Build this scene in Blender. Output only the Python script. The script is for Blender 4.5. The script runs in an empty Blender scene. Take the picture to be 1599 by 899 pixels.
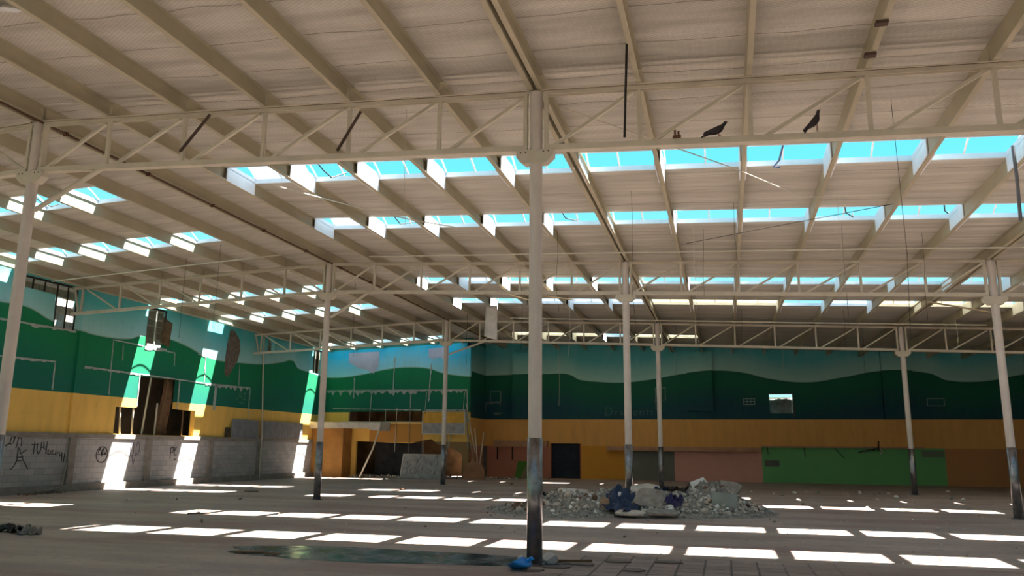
import bpy, bmesh, math, random
from mathutils import Vector, Matrix
from mathutils.geometry import delaunay_2d_cdt
random.seed(7)
S = bpy.context.scene
COL = S.collection
# ------------------------------------------------------------------ camera
PITCH, YAW, ROLL, FPX = .1986, .2590, .0098, 1248.3
cam_d = bpy.data.cameras.new('camera'); cam = bpy.data.objects.new('camera', cam_d); COL.objects.link(cam)
cam_d.sensor_width = 36; cam_d.lens = 36 * FPX / 1599; cam_d.clip_end = 400
_r = Vector((math.cos(YAW), math.sin(YAW), 0)); _f0 = Vector((-math.sin(YAW), math.cos(YAW), 0)); _z = Vector((0, 0, 1))
_fw = _f0 * math.cos(PITCH) + _z * math.sin(PITCH); _up = -_f0 * math.sin(PITCH) + _z * math.cos(PITCH)
_r2 = _r * math.cos(ROLL) + _up * math.sin(ROLL); _u2 = -_r * math.sin(ROLL) + _up * math.cos(ROLL)
M = Matrix((_r2, _u2, -_fw)).transposed().to_4x4(); M.translation = Vector((0, 0, 1.6)); cam.matrix_world = M
S.camera = cam
# ------------------------------------------------------------------ world, sun, exposure
SKY_STRENGTH, SUN_STRENGTH = 1.0, 34.0
w = bpy.data.worlds.new('sky'); S.world = w; w.use_nodes = True
nt = w.node_tree; bg = nt.nodes['Background']
tc = nt.nodes.new('ShaderNodeTexCoord'); sx_ = nt.nodes.new('ShaderNodeSeparateXYZ'); rp = nt.nodes.new('ShaderNodeValToRGB')
nt.links.new(tc.outputs['Generated'], sx_.inputs[0]); nt.links.new(sx_.outputs['Z'], rp.inputs[0]); nt.links.new(rp.outputs[0], bg.inputs['Color'])
rp.color_ramp.elements[0].position = .0; rp.color_ramp.elements[0].color = (.55, .95, 1.0, 1)
rp.color_ramp.elements[1].position = .75; rp.color_ramp.elements[1].color = (.07, .60, 1.0, 1)
e = rp.color_ramp.elements.new(.33); e.color = (.17, .84, 1.05, 1)
bg.inputs['Strength'].default_value = SKY_STRENGTH
sun_d = bpy.data.lights.new('sun', 'SUN'); sun = bpy.data.objects.new('sun', sun_d); COL.objects.link(sun)
sun_d.energy = SUN_STRENGTH; sun_d.angle = math.radians(.6); sun_d.color = (1.0, .97, .90)
sun.rotation_euler = Vector((-3.13, -1.70, -7.5)).to_track_quat('-Z', 'Y').to_euler(); sun.location = (5, 5, 20)
S.view_settings.view_transform = 'Standard'; S.view_settings.look = 'None'; S.view_settings.gamma = 1
S.view_settings.use_curve_mapping = False; S.view_settings.exposure = 0.15

# ------------------------------------------------------------------ helpers
def srgb(r, g, b):
    f = lambda c: (c / 255 / 12.92) if c / 255 <= .04045 else ((c / 255 + .055) / 1.055) ** 2.4
    return (f(r), f(g), f(b), 1)
def new_mat(name):
    m = bpy.data.materials.new(name); m.use_nodes = True
    return m, m.node_tree, m.node_tree.nodes['Principled BSDF']
def N(nt, t, **kw):
    n = nt.nodes.new(t)
    for k, v in kw.items(): setattr(n, k, v)
    return n
def math_(nt, op, a, b=None, c=None, clamp=False):
    n = N(nt, 'ShaderNodeMath', operation=op, use_clamp=clamp)
    for i, v in enumerate((a, b, c)):
        if v is None: continue
        if isinstance(v, (int, float)): n.inputs[i].default_value = v
        else: nt.links.new(v, n.inputs[i])
    return n.outputs[0]
def mixc(nt, fac, a, b):
    n = N(nt, 'ShaderNodeMix', data_type='RGBA')
    for s, v in ((n.inputs[0], fac), (n.inputs[6], a), (n.inputs[7], b)):
        if isinstance(v, (int, float)): s.default_value = v
        elif isinstance(v, tuple): s.default_value = v if len(v) == 4 else (*v, 1)
        else: nt.links.new(v, s)
    return n.outputs[2]
def noise(nt, vec, scale, detail=4, rough=.6):
    n = N(nt, 'ShaderNodeTexNoise'); n.inputs['Scale'].default_value = scale; n.inputs['Detail'].default_value = detail
    n.inputs['Roughness'].default_value = rough; nt.links.new(vec, n.inputs['Vector']); return n.outputs['Fac']
def pos(nt): return N(nt, 'ShaderNodeNewGeometry').outputs['Position']
def obco(nt): return N(nt, 'ShaderNodeTexCoord').outputs['Object']
def scalev(nt, v, s):
    n = N(nt, 'ShaderNodeVectorMath', operation='MULTIPLY'); nt.links.new(v, n.inputs[0]); n.inputs[1].default_value = s; return n.outputs[0]
def ramp(nt, v, lo, hi):
    n = N(nt, 'ShaderNodeMapRange'); nt.links.new(v, n.inputs[0]); n.inputs[1].default_value = lo; n.inputs[2].default_value = hi; return n.outputs[0]
def simple(name, c, rough=.7, metal=0, var=.25, scale=3.0, dark=None, bump=0.0):
    m, nt, b = new_mat(name); c = c if len(c) == 4 else (*c, 1)
    d = dark or tuple(x * (1 - var) for x in c[:3]) + (1,)
    if len(d) == 3: d = (*d, 1)
    n = noise(nt, pos(nt), scale); f = ramp(nt, n, .35, .7)
    nt.links.new(mixc(nt, f, c, d), b.inputs['Base Color'])
    b.inputs['Roughness'].default_value = rough; b.inputs['Metallic'].default_value = metal
    if bump:
        bp = N(nt, 'ShaderNodeBump'); bp.inputs['Strength'].default_value = bump; bp.inputs['Distance'].default_value = .02
        nt.links.new(noise(nt, pos(nt), scale * 6), bp.inputs['Height']); nt.links.new(bp.outputs[0], b.inputs['Normal'])
    return m

class MB:
    def __init__(s): s.v = []; s.f = []; s.smooth = False
    def hexa(s, pts):
        b = len(s.v); s.v += [tuple(p) for p in pts]
        s.f += [(b, b+3, b+2, b+1), (b+4, b+5, b+6, b+7), (b, b+1, b+5, b+4), (b+1, b+2, b+6, b+5), (b+2, b+3, b+7, b+6), (b+3, b, b+4, b+7)]; return s
    def box(s, x0, x1, y0, y1, z0, z1):
        return s.hexa([(x0,y0,z0),(x1,y0,z0),(x1,y1,z0),(x0,y1,z0),(x0,y0,z1),(x1,y0,z1),(x1,y1,z1),(x0,y1,z1)])
    def bar(s, a, b, w, h, up=(0, 0, 1)):
        a = Vector(a); b = Vector(b); d = (b - a).normalized(); u = Vector(up)
        sd = d.cross(u)
        if sd.length < 1e-4: sd = d.cross(Vector((0, 1, 0)))
        sd.normalize(); u = sd.cross(d).normalized(); sd *= w / 2; u *= h / 2
        return s.hexa([a-sd-u, a+sd-u, b+sd-u, b-sd-u, a-sd+u, a+sd+u, b+sd+u, b-sd+u])
    def tube(s, pts, r, n=10, cap=True):
        pts = [Vector(p) for p in pts]; rs = r if isinstance(r, (list, tuple)) else [r] * len(pts); b0 = len(s.v); ref = None
        for i, p in enumerate(pts):
            t = (pts[min(i+1, len(pts)-1)] - pts[max(i-1, 0)]).normalized()
            if ref is None:
                ref = Vector((0, 0, 1)) if abs(t.z) < .9 else Vector((1, 0, 0))
            sd = t.cross(ref).normalized(); u = sd.cross(t).normalized(); ref = u
            for k in range(n):
                a = 2 * math.pi * k / n; s.v.append(tuple(p + sd * math.cos(a) * rs[i] + u * math.sin(a) * rs[i]))
        for i in range(len(pts) - 1):
            for k in range(n):
                a = b0 + i*n + k; c = b0 + i*n + (k+1) % n; s.f.append((a, c, c+n, a+n))
        if cap:
            s.f.append(tuple(b0 + k for k in range(n))[::-1]); s.f.append(tuple(b0 + (len(pts)-1)*n + k for k in range(n)))
        return s
    def prism(s, poly, fn, d0, d1, holes=()):
        """poly in 2-D with holes, fn(u,v,d)->xyz"""
        loops = [poly] + list(holes); flat = [p for l in loops for p in l]
        ed = []; o = 0
        for l in loops: ed += [(o + i, o + (i + 1) % len(l)) for i in range(len(l))]; o += len(l)
        vv, _, tr, vo, _, _ = delaunay_2d_cdt([Vector(p) for p in flat], ed, [], 0, 1e-6, True)
        def inside(x, y, l):
            c = False; j = len(l) - 1
            for i in range(len(l)):
                if (l[i][1] > y) != (l[j][1] > y) and x < (l[j][0]-l[i][0])*(y-l[i][1])/(l[j][1]-l[i][1])+l[i][0]: c = not c
                j = i
            return c
        mp = [min(range(len(flat)), key=lambda q: (flat[q][0]-p.x)**2 + (flat[q][1]-p.y)**2) for p in vv]; tris = []
        for t in tr:
            x = sum(vv[i][0] for i in t) / 3; y = sum(vv[i][1] for i in t) / 3
            if inside(x, y, poly) and not any(inside(x, y, h) for h in holes): tris.append([mp[i] for i in t])
        b = len(s.v); n = len(flat)
        s.v += [tuple(fn(p[0], p[1], d0)) for p in flat] + [tuple(fn(p[0], p[1], d1)) for p in flat]
        for t in tris: s.f.append(tuple(b + i for i in t)); s.f.append(tuple(b + n + i for i in t[::-1]))
        o = 0
        for l in loops:
            m = len(l)
            for i in range(m): s.f.append((b+o+i, b+o+(i+1) % m, b+n+o+(i+1) % m, b+n+o+i))
            o += m
        return s
    def build(s, name, mat=None, parent=None, smooth=False, bevel=0):
        me = bpy.data.meshes.new(name)
        if parent is not None:
            L = parent_world(parent); vs = [tuple(Vector(v) - L) for v in s.v]
        else: vs = s.v
        me.from_pydata(vs, [], s.f)
        bm = bmesh.new(); bm.from_mesh(me); bmesh.ops.recalc_face_normals(bm, faces=bm.faces); bm.to_mesh(me); bm.free()
        if smooth: me.polygons.foreach_set('use_smooth', [True] * len(me.polygons))
        o = bpy.data.objects.new(name, me); COL.objects.link(o)
        if mat: me.materials.append(mat)
        if parent is not None: o.parent = parent
        if smooth == 2:
            pass
        if bevel:
            bv = o.modifiers.new('bevel', 'BEVEL'); bv.width = bevel; bv.segments = 2
        return o
def parent_world(p):
    L = Vector((0, 0, 0))
    while p is not None: L += Vector(p.location); p = p.parent
    return L
def tag(o, label, cat, group=None):
    o['label'] = label; o['category'] = cat
    if group: o['group'] = group
    return o
def thing(name, loc, label, cat, group=None):
    o = bpy.data.objects.new(name, None); COL.objects.link(o); o.location = loc; o.empty_display_size = .1
    return tag(o, label, cat, group)
def struct(o): o['kind'] = 'structure'; return o
ORD = ['first','second','third','fourth','fifth','sixth','seventh','eighth','ninth','tenth','eleventh','twelfth','thirteenth','fourteenth','fifteenth','sixteenth','seventeenth','eighteenth','nineteenth','twentieth']

# ------------------------------------------------------------------ dimensions
XR, DX = -12.34, 1.61
ROWS = [11.5, 23.2, 34.8]
XL, XRT, YB, YF = -22.4, 21.0, 45.2, -12.0
YLS, XLS = 42.2, -13.52          # left section of the back wall stands forward
def zr(x, y): return 7.58 - (.0451 * (x - XR) if x > XR else .040 * (XR - x)) - .0053 * (y - 11.5)
PD = .30                          # roof beam depth
def xk(k): return XR + DX * k
STRIPS = [(3.3, 4.42), (6.2, 7.3), (15.0, 16.12), (19.08, 20.2), (26.75, 27.87), (30.8, 31.92), (40.4, 41.5)]
SEEN = [2, 3, 4, 5, 6]

# ------------------------------------------------------------------ materials
def m_floor():
    m, nt, b = new_mat('dusty_concrete'); P = pos(nt)
    n1 = noise(nt, scalev(nt, P, (.25, .9, 1)), 1.0, 6, .65); n2 = noise(nt, P, 6, 5, .7); n3 = noise(nt, scalev(nt, P, (.12, .5, 1)), 1.3, 3)
    c = mixc(nt, ramp(nt, n1, .35, .65), srgb(150, 132, 124), srgb(188, 168, 156))
    c = mixc(nt, ramp(nt, n3, .5, .62), c, srgb(156, 128, 120))
    c = mixc(nt, math_(nt, 'MULTIPLY', ramp(nt, n2, .5, .75), .5), c, srgb(116, 102, 98))
    # exposed square pavers in the foreground to the right of the column
    sp = N(nt, 'ShaderNodeSeparateXYZ'); nt.links.new(P, sp.inputs[0]); x, y = sp.outputs[0], sp.outputs[1]
    bt = N(nt, 'ShaderNodeTexBrick'); bt.offset = 0.0; bt.squash = 1; nt.links.new(scalev(nt, P, (1, 1, 0)), bt.inputs['Vector'])
    bt.inputs['Scale'].default_value = 1.0; bt.inputs['Brick Width'].default_value = .36; bt.inputs['Row Height'].default_value = .36
    bt.inputs['Mortar Size'].default_value = .018; bt.inputs['Mortar Smooth'].default_value = .3
    bt.inputs['Color1'].default_value = srgb(162, 142, 136); bt.inputs['Color2'].default_value = srgb(124, 108, 103); bt.inputs['Mortar'].default_value = srgb(62, 54, 52)
    wob = math_(nt, 'MULTIPLY', math_(nt, 'SUBTRACT', noise(nt, P, 1.3, 3), .5), 1.6)
    xe = math_(nt, 'ADD', x, wob); ye = math_(nt, 'ADD', y, wob)
    mk = math_(nt, 'MULTIPLY', math_(nt, 'MULTIPLY', ramp(nt, xe, -2.45, -2.25), ramp(nt, xe, 2.2, .4)), math_(nt, 'MULTIPLY', ramp(nt, ye, 13.0, 12.8), math_(nt, 'SUBTRACT', 1.0, ramp(nt, n2, .56, .6))), None, True)
    c = mixc(nt, math_(nt, 'MULTIPLY', mk, .85), c, bt.outputs['Color'])
    nt.links.new(c, b.inputs['Base Color'])
    ro = math_(nt, 'ADD', math_(nt, 'MULTIPLY', n1, .35), .5); nt.links.new(ro, b.inputs['Roughness'])
    bp = N(nt, 'ShaderNodeBump'); bp.inputs['Strength'].default_value = .35; bp.inputs['Distance'].default_value = .03
    nt.links.new(math_(nt, 'ADD', n2, math_(nt, 'MULTIPLY', math_(nt, 'MULTIPLY', bt.outputs['Fac'], mk), -1.0)), bp.inputs['Height'])
    nt.links.new(bp.outputs[0], b.inputs['Normal']); return m
def m_ceiling():
    m, nt, b = new_mat('netted_roof_insulation'); P = pos(nt)
    sp = N(nt, 'ShaderNodeSeparateXYZ'); nt.links.new(P, sp.inputs[0]); x, y = sp.outputs[0], sp.outputs[1]
    n1 = noise(nt, scalev(nt, P, (.25, 2.2, 1)), 1.6, 5); n2 = noise(nt, P, 14, 3)
    c = mixc(nt, ramp(nt, n1, .3, .7), srgb(212, 209, 197), srgb(178, 174, 162))
    wv = math_(nt, 'MULTIPLY', math_(nt, 'SUBTRACT', noise(nt, P, .7, 2), .5), .25)
    yy = math_(nt, 'ADD', y, wv)
    fr = math_(nt, 'FRACT', math_(nt, 'DIVIDE', yy, .975))
    seam = math_(nt, 'LESS_THAN', fr, .018)
    c = mixc(nt, math_(nt, 'MULTIPLY', seam, .75), c, srgb(104, 96, 84))
    # diamond netting
    a = math_(nt, 'MULTIPLY', math_(nt, 'ADD', x, math_(nt, 'MULTIPLY', y, 1.7)), 62); d = math_(nt, 'MULTIPLY', math_(nt, 'SUBTRACT', x, math_(nt, 'MULTIPLY', y, 1.7)), 62)
    net = math_(nt, 'MAXIMUM', math_(nt, 'SINE', a), math_(nt, 'SINE', d)); netm = ramp(nt, net, .80, 1.0)
    c = mixc(nt, math_(nt, 'MULTIPLY', netm, .42), c, srgb(122, 114, 100))
    nt.links.new(c, b.inputs['Base Color']); b.inputs['Roughness'].default_value = .85
    rib = math_(nt, 'SINE', math_(nt, 'MULTIPLY', yy, 2 * math.pi / .325))
    h = math_(nt, 'ADD', math_(nt, 'MULTIPLY', rib, .5), math_(nt, 'MULTIPLY', n1, 2.5)); h = math_(nt, 'ADD', h, math_(nt, 'MULTIPLY', n2, .4))
    bp = N(nt, 'ShaderNodeBump'); bp.inputs['Strength'].default_value = .5; bp.inputs['Distance'].default_value = .03
    nt.links.new(h, bp.inputs['Height']); nt.links.new(bp.outputs[0], b.inputs['Normal']); return m
def m_wall(name, axis, pts, yel_top, blk_top=None, teal=(srgb(176, 228, 228), srgb(84, 200, 202)), green=srgb(0, 132, 84), green2=srgb(0, 112, 94), yellow=srgb(252, 206, 104), zones=None):
    """mural: yellow band, green hills with a wavy outline, teal sky; painted bands follow the world position of the wall"""
    m, nt, b = new_mat(name); P = pos(nt)
    sp = N(nt, 'ShaderNodeSeparateXYZ'); nt.links.new(P, sp.inputs[0]); u = sp.outputs[axis]; z = sp.outputs[2]
    u0, u1 = pts[0][0], pts[-1][0]
    uu = ramp(nt, u, u0, u1)
    fc = N(nt, 'ShaderNodeFloatCurve'); cu = fc.mapping.curves[0]
    cu.points[0].location = (0, pts[0][1] / 10); cu.points[1].location = (1, pts[-1][1] / 10)
    for p in pts[1:-1]: cu.points.new((p[0] - u0) / (u1 - u0), p[1] / 10)
    for p in cu.points: p.handle_type = 'AUTO'
    fc.mapping.update(); nt.links.new(uu, fc.inputs['Value'])
    d = math_(nt, 'SUBTRACT', z, math_(nt, 'MULTIPLY', fc.outputs[0], 10.0))
    nz = noise(nt, P, 2.5, 5); nv = noise(nt, scalev(nt, P, (1.5, 1.5, .25)), 2, 4)
    tealc = mixc(nt, ramp(nt, d, .0, 1.15), teal[0], teal[1])
    tealc = mixc(nt, math_(nt, 'MULTIPLY', ramp(nt, nv, .45, .75), .35), tealc, srgb(150, 196, 200))
    g = mixc(nt, ramp(nt, d, -.6, -1.9), green, green2)
    g = mixc(nt, math_(nt, 'MULTIPLY', ramp(nt, nv, .5, .8), .4), g, srgb(2, 106, 70))
    c = mixc(nt, math_(nt, 'GREATER_THAN', d, 0.0), g, tealc)
    line = math_(nt, 'LESS_THAN', math_(nt, 'ABSOLUTE', d), .03)
    c = mixc(nt, math_(nt, 'MULTIPLY', line, .6), c, srgb(165, 205, 195))
    y2 = mixc(nt, ramp(nt, nv, .4, .75), yellow, tuple(v * .72 for v in yellow[:3]) + (1,))
    c = mixc(nt, math_(nt, 'LESS_THAN', z, yel_top), c, mixc(nt, .5, yellow, y2))
    if blk_top:
        bt = N(nt, 'ShaderNodeTexBrick'); cv = N(nt, 'ShaderNodeCombineXYZ'); nt.links.new(u, cv.inputs[0]); nt.links.new(z, cv.inputs[1]); nt.links.new(cv.outputs[0], bt.inputs['Vector'])
        bt.inputs['Scale'].default_value = 1; bt.inputs['Brick Width'].default_value = .4; bt.inputs['Row Height'].default_value = .2; bt.inputs['Mortar Size'].default_value = .008
        bt.inputs['Color1'].default_value = srgb(178, 178, 178); bt.inputs['Color2'].default_value = srgb(158, 160, 162); bt.inputs['Mortar'].default_value = srgb(140, 138, 136)
        c = mixc(nt, math_(nt, 'LESS_THAN', z, blk_top), c, bt.outputs['Color'])
    if zones:
        for (a, b_, ztop, colr, z0) in zones:
            k = math_(nt, 'MULTIPLY', math_(nt, 'GREATER_THAN', u, a), math_(nt, 'LESS_THAN', u, b_))
            k = math_(nt, 'MULTIPLY', k, math_(nt, 'MULTIPLY', math_(nt, 'LESS_THAN', z, ztop), math_(nt, 'GREATER_THAN', z, z0)))
            c = mixc(nt, k, c, colr)
    c = mixc(nt, math_(nt, 'MULTIPLY', ramp(nt, nz, .55, .8), .14), c, srgb(90, 84, 74))
    nt.links.new(c, b.inputs['Base Color']); b.inputs['Roughness'].default_value = .75
    bp = N(nt, 'ShaderNodeBump'); bp.inputs['Strength'].default_value = .15; bp.inputs['Distance'].default_value = .02
    nt.links.new(nz, bp.inputs['Height']); nt.links.new(bp.outputs[0], b.inputs['Normal'])
    return m
WHITE = simple('aged_white_steel', srgb(210, 203, 184), .5, 0, .18, 2.5)
COLW = simple('column_paint', srgb(214, 206, 198), .5, 0, .12, 2.5)
BEAM = simple('white_beam_paint', srgb(184, 176, 150), .55, 0, .15, 1.2)
DECK = m_ceiling(); FLOOR = m_floor()
CHORD_BROWN = simple('brown_chord_edge', srgb(104, 86, 66), .9)
GALV = simple('galvanised_sheet', srgb(160, 160, 164), .3, 1, .45, 7)
DARK = simple('black_cable', srgb(34, 28, 26), .6)
RUST = simple('rusty_steel', srgb(92, 62, 44), .8)
CURB = simple('skylight_curb_white', srgb(238, 240, 244), .5, 0, .08)
CONC = simple('grey_concrete', srgb(150, 145, 138), .9, 0, .3, 4, bump=.5)
BLOCK = simple('rough_concrete_block', srgb(118, 112, 104), .9, 0, .4, 3, bump=.6)
PLAST = simple('white_plaster', srgb(215, 212, 204), .8)
BROWN = simple('brown_foam', srgb(120, 92, 66), .95, 0, .4, 5, bump=.8)
def m_panel(name, c):
    m, nt, b = new_mat(name); P = pos(nt); f = ramp(nt, noise(nt, P, 5), .35, .7)
    col = mixc(nt, f, c, tuple(v * .8 for v in c[:3]) + (1,))
    tr = N(nt, 'ShaderNodeBsdfTranslucent'); mx = N(nt, 'ShaderNodeMixShader'); out = nt.nodes['Material Output']
    nt.links.new(col, b.inputs['Base Color']); nt.links.new(col, tr.inputs[0]); b.inputs['Roughness'].default_value = .5
    mx.inputs[0].default_value = .7; nt.links.new(b.outputs[0], mx.inputs[1]); nt.links.new(tr.outputs[0], mx.inputs[2]); nt.links.new(mx.outputs[0], out.inputs[0]); return m
PANEL_B = m_panel('bluish_acrylic', (.48, .56, .62, 1)); PANEL_C = m_panel('yellowed_acrylic', (.66, .62, .50, 1))

# ------------------------------------------------------------------ ceiling, with the strip openings
def slab(mb, x0, x1, y0, y1, off0=PD, off1=PD + .05):
    xs = [x0] + ([XR] if x0 < XR < x1 else []) + [x1]
    for a, b in zip(xs[:-1], xs[1:]):
        e = 1e-5
        za = lambda x, y: zr(x, y)
        mb.hexa([(a,y0,za(a,y0)+off0),(b,y0,za(b,y0)+off0),(b,y1,za(b,y1)+off0),(a,y1,za(a,y1)+off0),
                 (a,y0,za(a,y0)+off1),(b,y0,za(b,y0)+off1),(b,y1,za(b,y1)+off1),(a,y1,za(a,y1)+off1)])
mb = MB()
KR = list(range(1, 20)); KL = list(range(-6, -1))        # openings run between beams k and k+1
HALF = .055; SHL = .38                                     # the left slope's strips sit a little further back
allst = [(-8.4, -7.3), (-4.3, -3.2)] + STRIPS
def cells(si, left):
    if left: return [(-7, XL + .04, xk(-6) - HALF)] + [(k, xk(k) + HALF, xk(k + 1) - HALF) for k in KL]
    return [(k, xk(k) + HALF, xk(k + 1) - HALF) for k in KR if not (si == 6 and k > 6)]
for left, XA, XB in ((True, XL - .3, XR), (False, XR, XRT + .3)):
    y = YF - .3; sh = SHL if left else 0
    for ai, (a, b) in enumerate(allst):
        a += sh; b += sh
        slab(mb, XA, XB, y, a); xs = XA
        for k, x0, x1 in cells(ai - 2, left):
            slab(mb, xs, x0, a, b); xs = x1
        slab(mb, xs, XB, a, b); y = b
    slab(mb, XA, XB, y, YB + .3)
struct(mb.build('ceiling', DECK))

# ------------------------------------------------------------------ floor
mb = MB(); mb.box(XL - 14, XRT + .3, YF - .3, YB + 4, -.2, 0); struct(mb.build('floor', FLOOR))

# ------------------------------------------------------------------ left wall
LW = [(-12, 5.8), (20.3, 6.10), (21.1, 6.13), (22.4, 5.81), (23.7, 5.64), (25.3, 5.60), (26.3, 5.71), (26.8, 5.88), (28.35, 5.99), (29.6, 5.85), (31.0, 5.56), (32.2, 5.46), (33.7, 5.53), (35.7, 5.67), (37.5, 5.96), (38.6, 6.15), (39.1, 5.82), (40.7, 5.69), (42.3, 5.6)]
MLW = m_wall('left_wall_mural', 1, LW, 3.40, 2.0)
fL = lambda u, v, d: (XL - d, u, v)
holes = [[(20.96, 7.16), (23.5, 7.2), (23.55, 5.6), (22.47, 5.6), (22.43, 6.72), (20.96, 6.75)],
         [(27.1, 5.5), (28.3, 5.55), (28.42, 6.0), (28.36, 6.5), (28.3, 7.15), (27.12, 7.12)],
         [(40.8, 5.7), (41.95, 5.7), (41.95, 7.08), (40.8, 7.05)],
         [(25.87, 2.02), (30.65, 2.02), (30.65, 3.1), (29.4, 3.12), (29.4, 4.35), (27.0, 4.3), (27.0, 3.05), (25.87, 3.05)],
         [(36.05, 6.25), (36.5, 6.2), (36.75, 6.35), (36.7, 6.9), (36.45, 7.1), (36.1, 7.0)]]
mb = MB(); mb.prism([(YF - .3, 0), (YB + .3, 0), (YB + .3, 7.26), (YF - .3, 7.56)], fL, 0, .22, holes)
struct(mb.build('wall_left', MLW))
# fascia above (paint runs up to the deck)
# block dado with cap and kerb, pilasters
PIL = [19.9, 23.85, 27.8, 31.85, 35.75]
mb = MB(); mb.box(XL, XL + .05, YF, YLS, 0, 1.84); struct(mb.build('trim_1', MLW))
mb = MB(); mb.box(XL, XL + .11, YF, YLS, 1.84, 2.0); struct(mb.build('trim_2', CONC))
mb = MB(); mb.box(XL, XL + .22, YF, YLS, 0, .24); struct(mb.build('trim_3', CONC))
for i, yy in enumerate(PIL):
    mb = MB(); mb.box(XL, XL + .14, yy - .15, yy + .15, 0, 1.85); struct(mb.build('trim_%d' % (4 + i), CONC))
mb = MB(); mb.box(XL, XL + .07, 23.65, 23.95, 2.0, 7.1); struct(mb.build('trim_9', MLW))
# neighbouring hall seen through the holes
mb = MB(); mb.box(XL - 13.5, XL - 13.3, YF, YB + 3, 0, 8.2); struct(mb.build('wall_side_hall', simple('brown_wall', srgb(108, 84, 62), .9, 0, .5, .8)))
mb = MB()
yy = YF
for (a, b) in allst:
    for (p, q) in ((yy, a),):
        mb.hexa([(XL-13.4,p,8.1),(XL-.2,p,7.6),(XL-.2,q,7.6),(XL-13.4,q,8.1),(XL-13.4,p,8.2),(XL-.2,p,7.7),(XL-.2,q,7.7),(XL-13.4,q,8.2)])
    mb.box(XL - 3.5, XL - .2, a, b, 7.62, 7.7); yy = b
mb.box(XL - 13.4, XL - .2, yy, YB + 3, 7.6, 7.7)
for k in range(8):
    x = XL - 1.2 - 1.6 * k; mb.box(x - .05, x + .05, YF, YB, 7.3, 7.6)
struct(mb.build('ceiling', DECK))
struct(MB().box(XL - 13.4, XL - .22, YB + 3, YB + 3.2, 0, 8.2).build('wall_side_hall', bpy.data.materials['brown_wall']))
struct(MB().box(XL - .2, XL, YB + .3, YB + 3, 0, 7.6).build('wall_side_hall', bpy.data.materials['brown_wall']))

# ------------------------------------------------------------------ back wall (right, deep part) and left section
K = YB / 43.1
def bw(x, z): return (x * K, (z - 1.6) * K + 1.6)
BWp = [bw(x, z) for x, z in [(-13.6, 5.62), (-11.4, 5.66), (-9.2, 5.68), (-8.4, 5.68), (-8.0, 5.58), (-7.6, 5.35), (-6.6, 5.22), (-5.31, 5.16), (-3.8, 5.3), (-1.93, 5.60), (-.29, 5.73), (.9, 5.62), (2.4, 5.25), (4.09, 5.07), (5.8, 5.3), (7.72, 5.6), (9.73, 5.45), (10.1, 5.3), (10.5, 5.1), (11.95, 5.02), (14.0, 5.35), (20.0, 5.6)]]
def bz(a, b, t, c, z0=0): (A, _), (B, T) = bw(a, 0), bw(b, t); return (A, B, T, c, bw(0, z0)[1] if z0 else -1)
zones = [bz(-13.6, -12.9, 1.75, srgb(120, 128, 128)), bz(-12.9, -9.2, 1.75, srgb(196, 126, 104)), bz(-9.2, -7.5, 1.92, srgb(196, 110, 64)),
         bz(-7.5, -4.87, 1.8, srgb(216, 150, 50)), bz(-4.87, -2.62, 1.56, srgb(112, 112, 106)), bz(-2.62, 1.72, 1.72, srgb(214, 158, 144)),
         bz(1.72, 10.12, 1.82, srgb(106, 176, 110)), bz(10.12, 20.5, 1.82, srgb(192, 134, 84)), bz(1.85, 2.55, 1.16, srgb(96, 100, 90), .86), bz(9.1, 10.1, 1.72, srgb(110, 120, 100), 1.4)]
MBW = m_wall('back_wall_mural', 0, BWp, bw(0, 3.2)[1], None, teal=(srgb(168, 214, 204), srgb(84, 184, 190)), green=srgb(0, 98, 74), green2=srgb(8, 68, 84), yellow=srgb(230, 172, 96), zones=zones)
fB = lambda u, v, d: (u, YB + d, v)
def R(x0, x1, z0, z1): a = bw(x0, z0); b = bw(x1, z1); return [(a[0], a[1]), (b[0], a[1]), (b[0], b[1]), (a[0], b[1])]
holes = [R(2.22, 3.35, 3.5, 4.47), [(p[0], max(p[1], .01)) for p in R(-9.17, -7.57, .0, 1.92)]]
mb = MB(); mb.prism([(XLS - .3, 0), (XRT + .3, 0), (XRT + .3, 6.4), (XLS - .3, 7.75)], fB, 0, .25, holes); struct(mb.build('wall_back', MBW))
# ledge beam under the yellow band
a = bw(-12.3, 1.78)
LEDGE = simple('pinkish_render', srgb(196, 150, 118), .8)
mb = MB(); mb.box(bw(-12.3, 0)[0], bw(-9.3, 0)[0], YB - .3, YB, bw(0, 1.72)[1], bw(0, 2.05)[1]); struct(mb.build('trim_10', LEDGE))
mb = MB(); mb.box(bw(-6.1, 0)[0], bw(1.66, 0)[0], YB - .35, YB, bw(0, 1.58)[1], bw(0, 1.79)[1]); struct(mb.build('trim_11', LEDGE))
mb = MB(); mb.box(bw(1.72, 0)[0], bw(9.2, 0)[0], YB - .16, YB, bw(0, 1.80)[1], bw(0, 1.88)[1]); struct(mb.build('trim_12', LEDGE))
# shallow boxed piers high on the wall
for i, (a, b, z0) in enumerate([(-11.3, -9.9, 3.25), (-1.86, -.55, 3.62), (7.57, 8.96, 3.2)]):
    A, B = bw(a, 0)[0], bw(b, 0)[0]
    mb = MB(); mb.box(A, B, YB - .28, YB, bw(0, z0)[1], 6.9 - .045 * A * .5); struct(mb.build('trim_%d' % (13 + i), MBW))
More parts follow.
